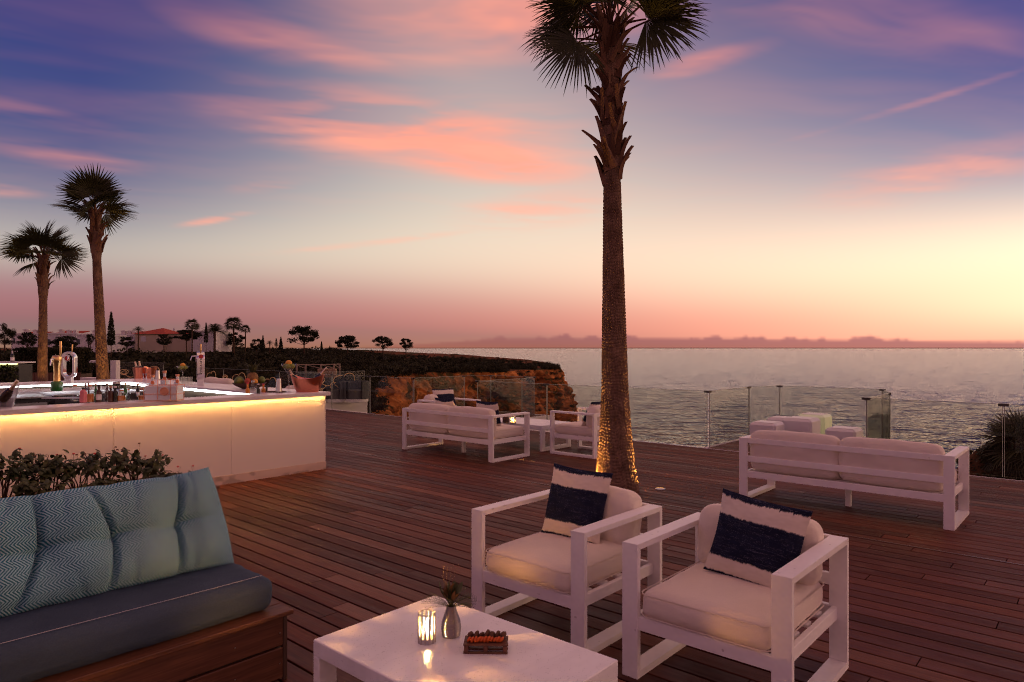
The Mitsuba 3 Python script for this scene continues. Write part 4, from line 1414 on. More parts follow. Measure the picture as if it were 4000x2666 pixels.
put('medallion', moved(lathe([(0, 0), (0.043, 0), (0.046, 0.004), (0.040, 0.010), (0.034, 0.006), (0, 0.007)], 26), 0.13 * bw, -0.105, bh * 0.62, tilt=(90, [1, 0, 0])), 'copper_cap', bk, at=at, smooth=30)
bottle('frosted round bottle with an orange seal, in the basket at the left', 596, 1548, 1465, 29, BTOP + 0.05, 'frosted', 'copper_cap', neck=0.38, kind='round')
bottle('frosted round bottle with an orange seal, tallest, behind the wire basket', 643, 1534, 1449, 29, BTOP + 0.05, 'frosted', 'copper_cap', neck=0.38)
bottle('frosted round bottle with an orange seal, at the right end of the wire basket', 693, 1536, 1462, 26, BTOP + 0.05, 'frosted', 'copper_cap', neck=0.38)
for px, py, z, b in ((597, 1495, 0, 'bottle'), (646, 1478, 0, 'bottle'), (693, 1488, 0, 'bottle')):
    pass
for key, px, py in ((list(labels)[-3], 597, 1495), (list(labels)[-2], 647, 1478), (list(labels)[-1], 693, 1490)):
    m = scene[key + '__body']['to_world']
    org = np.array(m.matrix)[:3, 3]
    Y = -org[0] * CY + org[1] * CX
    z = EYE - (py - PY) * Y / F_
    toward = np.array([-org[0], -org[1], 0]) / np.linalg.norm(org[:2])
    put('seal', moved(moved(lathe([(0, 0), (0.020, 0), (0.021, 0.003), (0.016, 0.006), (0, 0.006)], 18), tilt=(90, [1, 0, 0])), *(org + toward * (14 * Y / F_ * 1.0) + [0, 0, z - org[2]]), rot=ROT), 'orange_seal', key, smooth=30)

for i, px in enumerate((697, 707, 716, 726, 735, 744)):
    q = spot(px, 1503 - (i % 2) * 2, BTOP)
    solo('tumbler', lathe([(0, 0), (0.03, 0.0), (0.037, 0.115), (0.035, 0.115), (0.027, 0.006), (0, 0.006)], 14), 'clear_glass', 'tumbler in the cluster left of the chrome beer tap on the return counter', 'glass', 'tumblers beside the chrome beer tap', at=place(q[0], q[1], BTOP), smooth=40)


def ring_tap(label, px, base, rot, s=1.0):
    q = spot(px, base, BTOP)
    key = thing('beer_tap', label, 'beer tap')
    at = place(q[0], q[1], BTOP, rot)
    a, hw, hh_ = 0.055, 0.088, 0.115
    pts = []
    for t in np.linspace(0, np.pi, 12):
        pts.append([hw * math.cos(t), hh_ + hw * math.sin(t)])
    for t in np.linspace(np.pi, 2 * np.pi, 12):
        pts.append([hw * math.cos(t), -hh_ + hw * math.sin(t)])
    pts = np.array(pts) * s
    zc = 0.30 * s
    nrm = pts.copy()
    nrm[:, 1] = np.where(np.abs(pts[:, 1]) > hh_ * s, pts[:, 1] - np.sign(pts[:, 1]) * hh_ * s, 0)
    nrm /= np.linalg.norm(nrm, axis=1, keepdims=True)
    sec = []
    for d, y in ((-.018, -a), (.014, -a), (.020, -a * .8), (.020, a * .8), (.014, a), (-.018, a)):
        sec.append(np.stack([pts[:, 0] + nrm[:, 0] * d, np.full(len(pts), y), zc + pts[:, 1] + nrm[:, 1] * d], -1))
    S = np.stack(sec + [sec[0]], 1)
    S = np.concatenate([S, S[:1]], 0)
    put('ring', grid_mesh(S), 'chrome', key, at=at, smooth=40)
    put('foot', box(-.05, .05, -.045, .045, 0.0, 0.115 * s, .004), 'white_plastic', key, at=at)
    put('badge', moved(lathe([(0, 0), (.040, 0), (.042, .006), (.034, .010), (0, .010)], 24), 0, -a - .001, zc + hh_ * .95 * s, tilt=(90, [1, 0, 0])), 'red_enamel', key, at=at, smooth=30)
    put('badge_rim', moved(lathe([(.040, 0), (.047, 0), (.047, .012), (.040, .012)], 24), 0, -a - .001, zc + hh_ * .95 * s, tilt=(90, [1, 0, 0])), 'chrome', key, at=at, smooth=30)
    put('handle', tube([[.045, 0, zc + .20 * s], [.047, 0, zc + .25 * s], [.05, 0, zc + .34 * s]], [.008, .012, .010], 8), 'brass', key, at=at, smooth=True)
    put('spout', tube([[.03, -a, zc + .155 * s], [.04, -a - .07, zc + .15 * s], [.042, -a - .085, zc + .09 * s]], [.012, .011, .009], 8), 'chrome', key, at=at, smooth=True)
    return key, at, zc


ring_tap('chrome ring-shaped beer tap with a red badge seen face-on', 270, 1497, ROT + 8)
tk, tat, tz = ring_tap('chrome ring-shaped beer tap seen from its side at the right', 783, 1506, ROT - 62)
try:
    txt = meshkit.text_mesh('SUPER BOCK', 0.030, 0.002, bold=True)
    txt = (np.array(txt.vertices), np.array(txt.faces))
    wtx = np.ptp(txt[0][:, 0])
    tx = moved((txt[0] - [wtx / 2, 0.015, 0], txt[1]), tilt=(-90, [0, 0, 1]))
    tx = moved(tx, tilt=(90, [1, 0, 0]))
    tx = moved(tx, rot=90)
    put('lettering', moved(tx, 0.1085, 0, tz), 'black_metal', tk, at=tat)
except Exception as e:
    print('lettering', e)
put('side_badge', moved(moved(lathe([(0, 0), (.030, 0), (.032, .004), (0, .005)], 20), tilt=(90, [0, 1, 0])), 0.108, 0, tz + .15), 'red_enamel', tk, at=tat)

# brass tower with its green foot
q = spot(222, 1512, BTOP)
key = thing('beer_tower', 'brass beer tower with a tall handle and a green foot, left of the ring tap', 'beer tap')
at = place(q[0], q[1], BTOP, ROT)
put('foot', lathe([(0, -.06), (.075, -.06), (.08, .0), (.075, .07), (.05, .085), (0, .085)], 20), 'green_glass', key, at=at, smooth=35)
put('column', lathe([(.048, .085), (.046, .16), (.048, .30), (.062, .38), (.066, .44), (.05, .47), (0, .475)], 22), 'brass', key, at=at, smooth=35)
put('handle', tube([[.05, 0, .44], [.055, 0, .52], [.055, 0, .68]], [.012, .016, .018], 10), 'brass', key, at=at, smooth=True)
put('spout', tube([[0, -.05, .42], [0, -.13, .41], [0, -.14, .32]], [.014, .013, .010], 8), 'chrome', key, at=at, smooth=True)
q = spot(242, 1512, 0.905)
solo('soda_hose', tube([[-.30, 0, .01], [-.2, -.05, .02], [-.12, 0, .06], [-.05, .03, .02], [.08, -.03, .03], [.2, 0, .02], [.28, .02, .07]], .022, 8), 'black_metal', 'coiled black hose lying below the beer taps', 'hose', at=place(q[0], q[1], 0.93, ROT), smooth=True)


def bucket(label, px, base, top, wtop, wbot, z, mat, dip=0.0, ovality=0.7, rot=0.0, flare=1.0):
    p = spot(px, base, z)
    Y = -p[0] * CY + p[1] * CX
    s = Y / F_
    h, r1, r0 = (base - top) * s, wtop * s / 2, wbot * s / 2
    n, m = 40, 12
    a = np.arange(n) * 2 * np.pi / n
    t = np.linspace(0, 1, m)
    rim = 1 - dip * (0.5 - 0.5 * np.cos(2 * a))      # low at the front and back, high at the ends
    V = []
    for inside in (0, 1):
        for q in (t if not inside else t[::-1]):
            r = (r0 + (r1 - r0) * q**flare) - 0.006 * inside
            zz = h * q * rim + (0.008 * inside if q == 0 else 0)
            V.append(np.stack([r * np.cos(a), r * ovality * np.sin(a), zz], -1))
    v, f = grid_mesh(np.stack(V), wrap=True)
    b = len(v)
    v = np.vstack([v, [[0, 0, 0], [0, 0, 0.008]]])
    f = np.vstack([f, [[b, (i + 1) % n, i] for i in range(n)], [[b + 1, (2 * m - 1) * n + i, (2 * m - 1) * n + (i + 1) % n] for i in range(n)]])
    key = thing('ice_bucket', label, 'ice bucket')
    put('bowl', (v, f), mat, key, at=place(p[0], p[1], z, ROT + rot), smooth=40)
    return key, p, h, r1, s


def champagne(label, px0, py0, px1, py1, Y, r=0.042, foil='gold_foil', full=False):
    a, b = far(px0, py0, Y), far(px1, py1, Y)
    d = b - a
    L = np.linalg.norm(d)
    d /= L
    key = thing('champagne_bottle', label, 'bottle')
    n = np.array([0, 0, 1.0])
    x = np.cross([0, 1.0, 0.1], d)
    x /= np.linalg.norm(x)
    M = np.stack([x, np.cross(d, x), d], 1)
    prof = [(0, 0), (r, 0.0), (r, L * .38), (r * .72, L * .52), (r * .36, L * .68), (r * .33, L * .70)]
    v, f = lathe(prof, 18)
    put('glass', (v @ M.T + a, f), 'black_glass', key, smooth=35)
    v, f = lathe([(r * .55, L * .60), (r * .40, L * .68), (r * .36, L * .90), (r * .44, L * .92), (r * .40, L), (0, L)], 16)
    put('foil', (v @ M.T + a, f), foil, key, smooth=35)
    return key


bucket('large hammered copper ice bucket at the right end of the bar', 1201, 1531, 1462, 136, 84, BTOP, 'copper', dip=0.26, ovality=0.62, flare=0.8)
cy_ = -spot(1201, 1531, BTOP)[0] * CY + spot(1201, 1531, BTOP)[1] * CX
champagne('champagne bottle with silver foil leaning right in the large copper bucket', 1222, 1500, 1276, 1438, cy_ + .02, 0.042, 'gold_foil')
champagne('champagne bottle with pale foil leaning left in the large copper bucket', 1163, 1500, 1131, 1446, cy_ + .05, 0.036, 'gold_foil')
p = spot(1201, 1531, BTOP)
ir = np.random.default_rng(5)
ice = [moved(box(-.014, .014, -.014, .014, -.014, .014, .004), ir.uniform(-.11, .11), ir.uniform(-.06, .06), .125 + ir.uniform(0, .03), ir.uniform(0, 90), (ir.uniform(0, 90), [1, .3, 0])) for _ in range(60)]
solo('ice', cat_(*ice), 'frosted', 'ice cubes heaped in the large copper bucket', 'ice', at=place(p[0], p[1], BTOP, ROT))
labels['ice']['kind'] = 'stuff'
bucket('small copper ice bucket holding two bottles on the back counter', 546, 1479, 1436, 52, 40, BTOP, 'copper', ovality=1.0)
yb = -spot(546, 1479, BTOP)[0] * CY + spot(546, 1479, BTOP)[1] * CX
champagne('left one of two foil-necked bottles in the small copper bucket', 540, 1462, 527, 1414, yb, 0.045)
champagne('right one of two foil-necked bottles in the small copper bucket', 552, 1462, 543, 1412, yb + .08, 0.045)
bucket('tilted copper scoop-shaped bucket with an angled rim on the back counter', 588, 1479, 1432, 50, 34, BTOP, 'copper', ovality=1.0, dip=0.18)


def shaker(label, px, base, top, w, z):
    p = spot(px, base, z)
    s = (-p[0] * CY + p[1] * CX) / F_
    h, r = (base - top) * s, w * s / 2
    return solo('cocktail_shaker', lathe([(0, 0), (r, 0), (r, .01), (r * .72, h * .97), (r * .68, h), (0, h)], 22), 'steel', label, 'cocktail shaker', smooth=35, at=place(p[0], p[1], z))


shaker('steel cocktail shaker standing on a dark board left of the stemmed fruit glass', 1089, 1530, 1480, 25, BTOP + .016)
shaker('steel cocktail shaker beside the copper buckets at the back', 616, 1482, 1448, 18, BTOP)
q = spot(1076, 1533, BTOP)
solo('serving_board', box(-.13, .13, -.05, .05, 0, .014, .003), 'dark_wood', 'small dark wooden board under the front cocktail shaker', 'board', at=place(q[0], q[1], BTOP + .001, ROT))
for px in (560, 571):
    q = spot(px, 1481, BTOP)
    solo('jigger', lathe([(.018, 0), (.006, .045), (.006, .05), (.022, .10)], 14), 'steel', 'small steel jigger in front of the small copper bucket', 'jigger', 'jiggers at the back counter', at=place(q[0], q[1], BTOP), smooth=35)


def coupe(label, px, base, rim, wpx, z, seed):
    p = spot(px, base, z)
    s = (-p[0] * CY + p[1] * CX) / F_
    h, r = (base - rim) * s, wpx * s / 2
    prof = [(0, 0), (r * .62, 0), (r * .6, .004), (.012, .018), (.009, h * .3), (.012, h * .62), (.02, h * .70), (r * .55, h * .80), (r * .88, h * .92), (r, h)]
    key = solo('coupe_glass', lathe(prof, 26), 'clear_glass', label, 'glass', smooth=40, at=place(p[0], p[1], z))
    rg = np.random.default_rng(seed)
    spots_ = [(0, 0, .035, 'fruit_orange', .042)] + [(math.cos(a) * r * .52, math.sin(a) * r * .52, -.005, m, .034) for a, m in ((.3, 'fruit_lime'), (1.4, 'fruit_green'), (2.6, 'fruit_lime'), (3.6, 'fruit_orange'), (4.8, 'fruit_green'), (5.6, 'fruit_lime'))]
    for k, (x, y, dz, m, rr) in enumerate(spots_):
        nm = 'orange' if m == 'fruit_orange' else 'lime'
        solo(nm, ball(rr, 10, 1, 1, .94), m, f'{"orange" if nm == "orange" else "green lime"} piled in the {label.split(" in ")[0].split(" at ")[0]}', nm, f'{nm}s in the {label.split(" with ")[0]} {seed}', smooth=True, at=place(p[0] + x, p[1] + y, z + h * .93 + dz))
    return key


coupe('tall stemmed glass of citrus at the right end of the bar', 1128, 1534, 1422, 58, BTOP, 1)
coupe('stemmed glass of citrus behind the chrome tap', 714, 1490, 1431, 46, BTOP, 2)

# fruit bowl with a pineapple
q = spot(975, 1519, BTOP)
s_ = (-q[0] * CY + q[1] * CX) / F_
solo('fruit_bowl', lathe([(0, 0), (.10, 0), (.20, .05), (.235, .085), (.225, .085), (.19, .058), (.09, .012), (0, .012)], 28), 'dark_wood', 'dark wooden fruit bowl on the bar', 'bowl', smooth=40, at=place(q[0], q[1], BTOP))
key = thing('pineapple', 'pineapple standing in the fruit bowl', 'pineapple')
at = place(q[0] + .03, q[1] + .03, BTOP + .03)
put('body', lathe([(0, 0), (.05, .01), (.072, .06), (.076, .11), (.066, .17), (.035, .20), (0, .205)], 20, lambda t, i: 1 + .05 * math.cos(10 * t + i * math.pi)), 'pineapple_skin', key, at=at, smooth=20)
pv = []
for i in range(34):
    a, L = i * 2.4, .20 - .003 * i
    d = np.array([math.cos(a), math.sin(a), 0])
    tl = .9 - .02 * i
    w_ = np.array([-d[1], d[0], 0]) * .014
    p0 = np.array([0, 0, .19]) + d * .02
    p1 = p0 + d * L * .45 * tl + [0, 0, L * .6]
    p2 = p0 + d * L * .95 * tl + [0, 0, L * .85]
    pv.append((np.array([p0 - w_, p0 + w_, p1 + w_ * .8, p1 - w_ * .8, p2]), np.array([[0, 1, 2], [0, 2, 3], [3, 2, 4]])))
put('crown', cat_(*pv), 'lantana_leaf', key, at=at)
for nm, lab, x, y, z, r, m in (('melon', 'dark green melon at the left of the fruit bowl', -.14, -.02, .10, .07, 'fruit_green'), ('lemon', 'yellow-green fruit in front of the melon', -.10, -.10, .11, .04, 'fruit_lime'),
                               ('papaya', 'green papaya at the right of the fruit bowl', .15, .06, .12, .05, 'fruit_green'), ('apple', 'red apple in front of the pineapple', .02, -.13, .11, .042, 'fruit_red'),
                               ('peach', 'orange-red peach at the right side of the bowl', .11, -.09, .10, .04, 'fruit_orange')):
    d = W(x, y)
    solo(nm, ball(r, 10, 1, 1, 1.1), m, lab, 'fruit', smooth=True, at=place(q[0] + d[0], q[1] + d[1], BTOP + z))

bottle('bottle with a red pourer and golden liquid, leftmost of the mixers', 967, 1539, 1495, 18, BTOP, 'amber', 'red_plastic', neck=0.55)
bottle('clear bulbous bottle with a steel pourer among the mixers', 988, 1540, 1488, 24, BTOP, 'clear_glass', 'steel', neck=0.55)
bottle('dark bottle with a pale neck in the middle of the mixers', 1009, 1538, 1500, 13, BTOP, 'black_glass', 'paper', neck=0.5)
bottle('bottle with a red pourer and golden liquid, right of the dark mixer bottle', 1029, 1534, 1500, 16, BTOP, 'amber', 'red_plastic', neck=0.55)
bottle('small black bottle at the right end of the mixers', 1041, 1531, 1505, 9, BTOP, 'black_glass', 'black_metal', neck=0.3)
bottle('slim clear bottle behind the golden mixers', 1000, 1532, 1498, 12, BTOP, 'clear_glass', 'black_metal', neck=0.4)

# clear bucket cut by the left edge
key, p, h, r1, s = bucket('clear acrylic ice bucket with a bottle in it, cut by the left edge', 8, 1597, 1507, 112, 70, BTOP, 'acrylic', ovality=1.0)
champagne('foil-capped bottle lying in the clear bucket at the left edge', 5, 1572, 68, 1488, -p[0] * CY + p[1] * CX, 0.040)

# a second bar far left, faced with foliage
D = 17.5
vb = thing('foliage_bar', 'green leafy bar front with a glowing edge under its top, at the far left', 'bar counter')
a, b = (-260 - PX) * D / F_, (73 - PX) * D / F_
zt = EYE - (1417 - PY) * D / F_
put('front', hbox(a, b, D, D + .5, 0, zt - .05, D), 'black_metal', vb)
put('top', hbox(a - .02, b + .02, D - .06, D + .6, zt - .02, zt + .015, D), 'white_plastic', vb)
sv, sf = emit_quad([[a, D - .05, zt - .022], [b, D - .05, zt - .022], [b, D - .03, zt - .022], [a, D - .03, zt - .022]])
put('light_strip', moved((sv, sf[:, ::-1]), rot=ROT), 'white_plastic', vb, emitter=glow((2.6, 2.2, 0.9)))
put('light_edge', hbox(a, b, D - .058, D - .05, zt - .05, zt - .022, D), 'white_plastic', vb, emitter=glow((0.5, 0.4, 0.12)))
vr = np.random.default_rng(8)
c = np.stack([vr.uniform(a, b, 2600), vr.uniform(D - .07, D - .01, 2600), vr.uniform(0.3, zt - .06, 2600)], 1)
put('foliage', moved(leaves(c, .07, vr), rot=ROT), 'lantana_leaf', vb)
q = far(48, 1416, D + .2)
q[2] = zt + .015
key = thing('champagne_bottle', 'bottle with a white label standing on the far-left leafy bar', 'bottle')
put('glass', lathe([(0, 0), (.042, 0), (.044, .02), (.044, .15), (.03, .19), (.015, .22), (.014, .28)], 16), 'black_glass', key, at=place(*q), smooth=35)
put('label', lathe([(.0448, .03), (.0448, .12)], 16), 'paper', key, at=place(*q), smooth=35)
put('foil', lathe([(.018, .205), (.0155, .285), (0, .286)], 14), 'paper', key, at=place(*q), smooth=35)

# hedge in a slatted planter
D = 25.0
hd = thing('hedge_planter', 'clipped hedge in a red-brown slatted planter behind the beer taps', 'hedge')
a, b = (50 - PX) * D / F_, (316 - PX) * D / F_
zt, zm = EYE - (1366 - PY) * D / F_, EYE - (1456 - PY) * D / F_
n = 22
for i in range(n):
    x0, x1 = a + (b - a) * i / n, a + (b - a) * (i + 1) / n
    put('slat', hbox(x0 + .006, x1 - .006, D - .012, D + .012, 0.05, zm, D, .003), 'bench_wood', hd)
put('box', hbox(a + .02, b - .02, D + .014, D + .7, 0.0, zm - .05, D), 'dark_void', hd)
hr = np.random.default_rng(9)
N = 15000
c = np.stack([hr.uniform(a, b, N), D + .35 + hr.choice([-1, 1], N) * hr.uniform(.10, .36, N), hr.uniform(zm - .05, zt, N)], 1)
k = hr.uniform(0, 1, N) < .22
c[k, 1] = hr.uniform(D, D + .7, k.sum())
c[k, 2] = zt + hr.normal(0, .035, k.sum())
put('foliage', moved(leaves(c, .075, hr), rot=ROT), 'bush_leaf', hd)
put('stem', moved(cat_(*[tube([[x, D + .35, zm - .2], [x + hr.normal(0, .1), D + .35, zt - .1]], .02, 5) for x in np.linspace(a + .2, b - .2, 12)]), rot=ROT), 'wood_brown', hd)

# low walls and the lit pillar behind the bar
D = 24.0
solo('garden_wall', hbox((300 - PX) * 30 / F_, (400 - PX) * 30 / F_, 30, 30.3, 0, EYE - (1408 - PY) * 30 / F_, D, .01), 'white_render', 'low pale garden wall between the hedge and the tall left palm', 'wall')
lh = thing('low_hedge', 'low dark hedge in front of the pale garden wall', 'hedge')
lr = np.random.default_rng(19)
N = 4200
c = np.stack([lr.uniform((296 - PX) * 28 / F_, (470 - PX) * 28 / F_, N), 28 + lr.normal(0, .22, N), lr.uniform(0.1, EYE - (1419 - PY) * 28 / F_, N)], 1)
put('foliage', moved(leaves(c, .10, lr), rot=ROT), 'bush_leaf', lh)
put('stem', moved(cat_(*[tube([[x, 28, 0], [x + .05, 28, .8]], .02, 5) for x in np.linspace((300 - PX) * 28 / F_, (466 - PX) * 28 / F_, 9)]), rot=ROT), 'wood_brown', lh)
solo('pillar', hbox((430 - PX) * 23 / F_, (453 - PX) * 23 / F_, 23, 23.25, 0, EYE - (1409 - PY) * 23 / F_, 23, .01), 'white_render', 'pale square pillar just right of the foot of the tall left palm', 'pillar')
solo('bench_wall', hbox((312 - PX) * 21 / F_, (386 - PX) * 21 / F_, 21, 21.4, 0, EYE - (1476 - PY) * 21 / F_, 21, .01), 'white_render', 'low white seat wall left of the foot of the tall left palm', 'wall')

# white sofas beyond the bar
for i, (x0, x1, yt, lab) in enumerate(((796, 855, 1477, 'white sofa whose back shows between the chrome tap and its longer neighbour'), (815, 912, 1482, 'longer white sofa whose back shows right of the chrome tap'),
                                       (1112, 1180, 1510, 'white sofa end showing behind the foot of the stemmed fruit glass'))):
    D = 15.5 - i * 0.7
    a, b, zt = (x0 - PX) * D / F_, (x1 - PX) * D / F_, EYE - (yt - PY) * D / F_
    key = thing('sofa', lab, 'sofa')
    m = cushion(b - a, .24, .5, .10, .02, 40 + i)
    put('back_cushion', moved(moved(m, (a + b) / 2, D, zt - .5), rot=ROT), 'linen', key, smooth=True)
    put('seat_cushion', moved(moved(cushion(b - a, .7, .2, .06, .02, 50 + i), (a + b) / 2, D + .45, .30), rot=ROT), 'linen', key, smooth=True)
    put('frame', hbox(a, b, D - .12, D + .8, .05, .30, D, .01), 'white_paint', key)

# tub chairs in the balcony behind the poppies
flat('grey_weave', (0.10, 0.11, 0.105), 0.8, 0.2)
for i, (px, py, lab) in enumerate(((1306, 1556, 'grey tub chair with a pale base behind the etched poppies, left of its twin'), (1392, 1560, 'grey tub chair with a pale base behind the etched poppies, right of its twin'))):
    q = far(px, py, 20.3)
    q[2] = 0.0
    key = thing('tub_chair', lab, 'armchair')
    n, m = 24, 2
    a = np.linspace(math.radians(-50), math.radians(230), n)
    V = [np.stack([r * np.cos(a), r * np.sin(a), np.full(n, z)], -1) for r, z in ((.36, .10), (.38, .45), (.37, .62), (.30, .62), (.28, .30), (.28, .10))]
    put('shell', grid_mesh(np.stack(V)), 'grey_weave', key, at=place(*q, ROT), smooth=40)
    put('seat', lathe([(0, .10), (.28, .10), (.28, .34), (.24, .37), (0, .38)], 24), 'grey_weave', key, at=place(*q, ROT), smooth=35)
    put('base', lathe([(0, 0), (.33, 0), (.35, .02), (.35, .10), (0, .10)], 24), 'white_plastic', key, at=place(*q, ROT), smooth=35)

# post-and-rail fence on the path behind the bar, with its stone wall
D = 52.0
fe = thing('rail_fence', 'weathered post-and-rail fence beyond the glass right of the stemmed fruit glass', 'fence')
xs = [(p_ - PX) * D / F_ for p_ in (1158, 1185, 1238, 1283, 1300)]
zt, zb = EYE - (1426 - PY) * D / F_, EYE - (1442 - PY) * D / F_
flat('weathered_wood', (0.30, 0.235, 0.18), 0.85, 0.1)
for i, x in enumerate(xs):
    put('post', hbox(x - .05, x + .05, D + i * .5, D + .1 + i * .5, zb - .8, zt + .04, D, .005), 'weathered_wood', fe)
for i in range(4):
    a0, a1 = np.array([xs[i], D + .05 + i * .5, zt]), np.array([xs[i + 1], D + .55 + i * .5, zt])
    put('rail', moved(tube([a0, a1], .035, 6), rot=ROT), 'weathered_wood', fe)
    put('brace', moved(tube([a0 - [0, 0, .02], a1 - [0, 0, .30]], .028, 6), rot=ROT), 'weathered_wood', fe)
rs = np.random.default_rng(12)
sw = thing('stone_wall', 'low tan stone wall below the post-and-rail fence', 'wall')
flat('tan_stone', (0.36, 0.25, 0.16), 0.9, 0.1)
x0, x1, z1, z0 = (1226 - PX) * D / F_, (1301 - PX) * D / F_, EYE - (1443 - PY) * D / F_, EYE - (1478 - PY) * D / F_
for r in range(4):
    zz0, zz1 = z0 + (z1 - z0) * r / 4, z0 + (z1 - z0) * (r + 1) / 4
    x = x0
    while x < x1 - .05:
        w_ = min(rs.uniform(.22, .48), x1 - x)
        put('stone', hbox(x + .01, x + w_ - .008, D + .9 + rs.uniform(0, .03), D + 1.25, zz0 + .008, zz1 - .006, D, .012), 'tan_stone', sw)
        x += w_

# ------------------------------------------------------------------ white lounge furniture
PW, PT, FH = 0.085, 0.028, 0.650      # flat bar: width, thickness; frame height


def frame_bars(Wd, D, side):
    """The four mitred bars of one side loop: front post, rear post, arm, runner."""
    x0, x1 = (0, PW) if side == 0 else (Wd - PW, Wd)
    g = 0.0006
    t, r = PT, 0.034
    return {'arm': prism_x([(g, FH), (D - g, FH), (D - t - g, FH - t), (t + g, FH - t)], x0, x1), 'runner': prism_x([(g, 0), (D - g, 0), (D - t - g, r), (t + g, r)], x0, x1),
            'front_post': prism_x([(0, g), (0, FH - g), (t, FH - t - g), (t, r + g)], x0, x1), 'rear_post': prism_x([(D, g), (D, FH - g), (D - t, FH - t - g), (D - t, r + g)], x0, x1)}


PLY = {}


def seat_parts(Wd, D, n, seed):
    """All parts of an armchair (n = 1) or a sofa (n = 2): name, shape dict."""
    out = []
    for s in (0, 1):
        for nm, m in frame_bars(Wd, D, s).items():
            out.append((nm, mikit.ply(m, 'white_paint')))
    a, b = PW + 0.0005, Wd - PW - 0.0005
    out.append(('front_rail', mikit.ply(box(a, b, 0.006, 0.034, 0.238, 0.301, .0015), 'white_paint')))
    out.append(('rear_rail', mikit.ply(box(a, b, D - 0.032, D - 0.004, 0.238, 0.304, .0015), 'white_paint')))
    out.append(('middle_rail', mikit.ply(box(a, b, D - 0.030, D - 0.004, 0.404, 0.464, .0015), 'white_paint')))
    out.append(('top_rail', mikit.ply(box(a, b, D - 0.030, D - 0.004, 0.600, 0.653, .0015), 'white_paint')))
    for x in (PW - 0.04, Wd - PW + 0.012):
        out.append(('side_rail', mikit.ply(box(x, x + 0.028, PT + .001, D - PT - .001, 0.240, 0.300, .0015), 'white_paint')))
    for y in (0.16, 0.32, 0.48, 0.64):
        out.append(('slat', mikit.ply(box(a, b, y - .03, y + .03, 0.286, 0.299), 'white_paint')))
    if n > 1:
        out.append(('centre_leg', mikit.ply(box(Wd / 2 - .025, Wd / 2 + .025, D / 2 - .025, D / 2 + .025, 0.0, 0.285, .0015), 'white_paint')))
    inner = Wd - 2 * PW - 0.016
    sw = inner / n
    for i in range(n):
        cx = PW + 0.008 + sw * (i + .5)
        dpt = 0.745 if n == 1 else 0.70
        out.append(('seat_cushion', mikit.ply(moved(cushion(sw - .004, dpt, 0.128, .045, .022, seed + i, .0045, 34), cx, dpt / 2 + .004, 0.303), 'linen', smooth=True)))
        c = cushion(sw - .01, 0.19, 0.40 if n > 1 else 0.31, .065, .025, seed + 10 + i, .006, 34)
        for zz_ in (.012, .116):
            out.append(('piping', mikit.ply(moved(seam(sw + .006, dpt + .012, 0, .055, .0032), cx, dpt / 2 + .004, 0.303 + zz_), 'linen', smooth=True)))
        out.append(('back_cushion', mikit.ply(moved(c, cx, D - .155 if n == 1 else D - .128, 0.42 if n == 1 else 0.318, tilt=(-7 if n == 1 else -2, [1, 0, 0])), 'linen', smooth=True)))
    return out


def seat(label, cat, group, Wd, n, x, y, rot, seed):
    kind = (round(Wd, 3), n, seed)
    if kind not in PLY:
        PLY[kind] = seat_parts(Wd, 0.808, n, seed)
    key = thing('armchair' if n == 1 else 'sofa', label, cat, group)
    for nm, d in PLY[kind]:
        put(nm, d, None, key, at=place(x, y, 0, rot))
    return key


seat('white framed armchair with a striped pillow, the left one of the two in the foreground', 'armchair', None, 0.812, 1, -2.848, 2.873, 0, 1)
seat('white framed armchair with a striped pillow, the right one of the two in the foreground', 'armchair', None, 0.815, 1, -1.808, 2.873, 0, 2)
seat('white framed two-seat sofa seen from behind, at the right near the white cube stools', 'sofa', None, 1.945, 2, -1.040, 7.855, 180, 3)
seat('white framed two-seat sofa seen from behind, left of the tall palm', 'sofa', None, 1.965, 2, -6.505, 7.79, 180, 4)
seat('white framed armchair half hidden by the palm trunk', 'armchair', None, 0.80, 1, -6.435, 8.985, -90, 5)
seat('white framed armchair beyond the far sofa, in front of the orange cliff', 'armchair', None, 0.84, 1, -8.79, 8.27, 90, 6)


def scatter(label, x, y, z, rot, tilt, w=.45, h=.42, seed=1, t=.15, roll=0.0, group=None):
    m, uv = pillow(w, h, t, seed)
    m = moved(m, tilt=(roll, [0, 1, 0]))
    m = moved(m, tilt=(-tilt, [1, 0, 0]))
    m = moved(m, x, y, z, rot)
    key = thing('scatter_pillow', label, 'pillow', group)
    scene[key] = mikit.ply(m, 'dyed_cotton', smooth=True, uv=uv)
    return key


scatter('indigo and cream striped pillow on the left foreground armchair', -2.485, 3.35, 0.435, 2, 17, .44, .44, 1, .15, 2)
scatter('indigo and cream striped pillow on the right foreground armchair', -1.360, 3.30, 0.432, -1, 18, .47, .43, 2, .16, 6)
scatter('striped pillow whose blue hem shows above the left half of the far sofa back', -7.95, 7.50, 0.40, 180, 14, .45, .42, 3)
scatter('striped pillow whose blue hem shows above the right half of the far sofa back', -7.02, 7.50, 0.40, 180, 14, .45, .42, 4)
scatter('striped pillow on the armchair in front of the orange cliff', -9.28, 8.72, 0.44, 90 - 14, 24, .46, .44, 5)
scatter('striped pillow seen edge-on, on the armchair half hidden by the palm trunk', -5.95, 8.55, 0.43, -90, 26, .45, .42, 6)


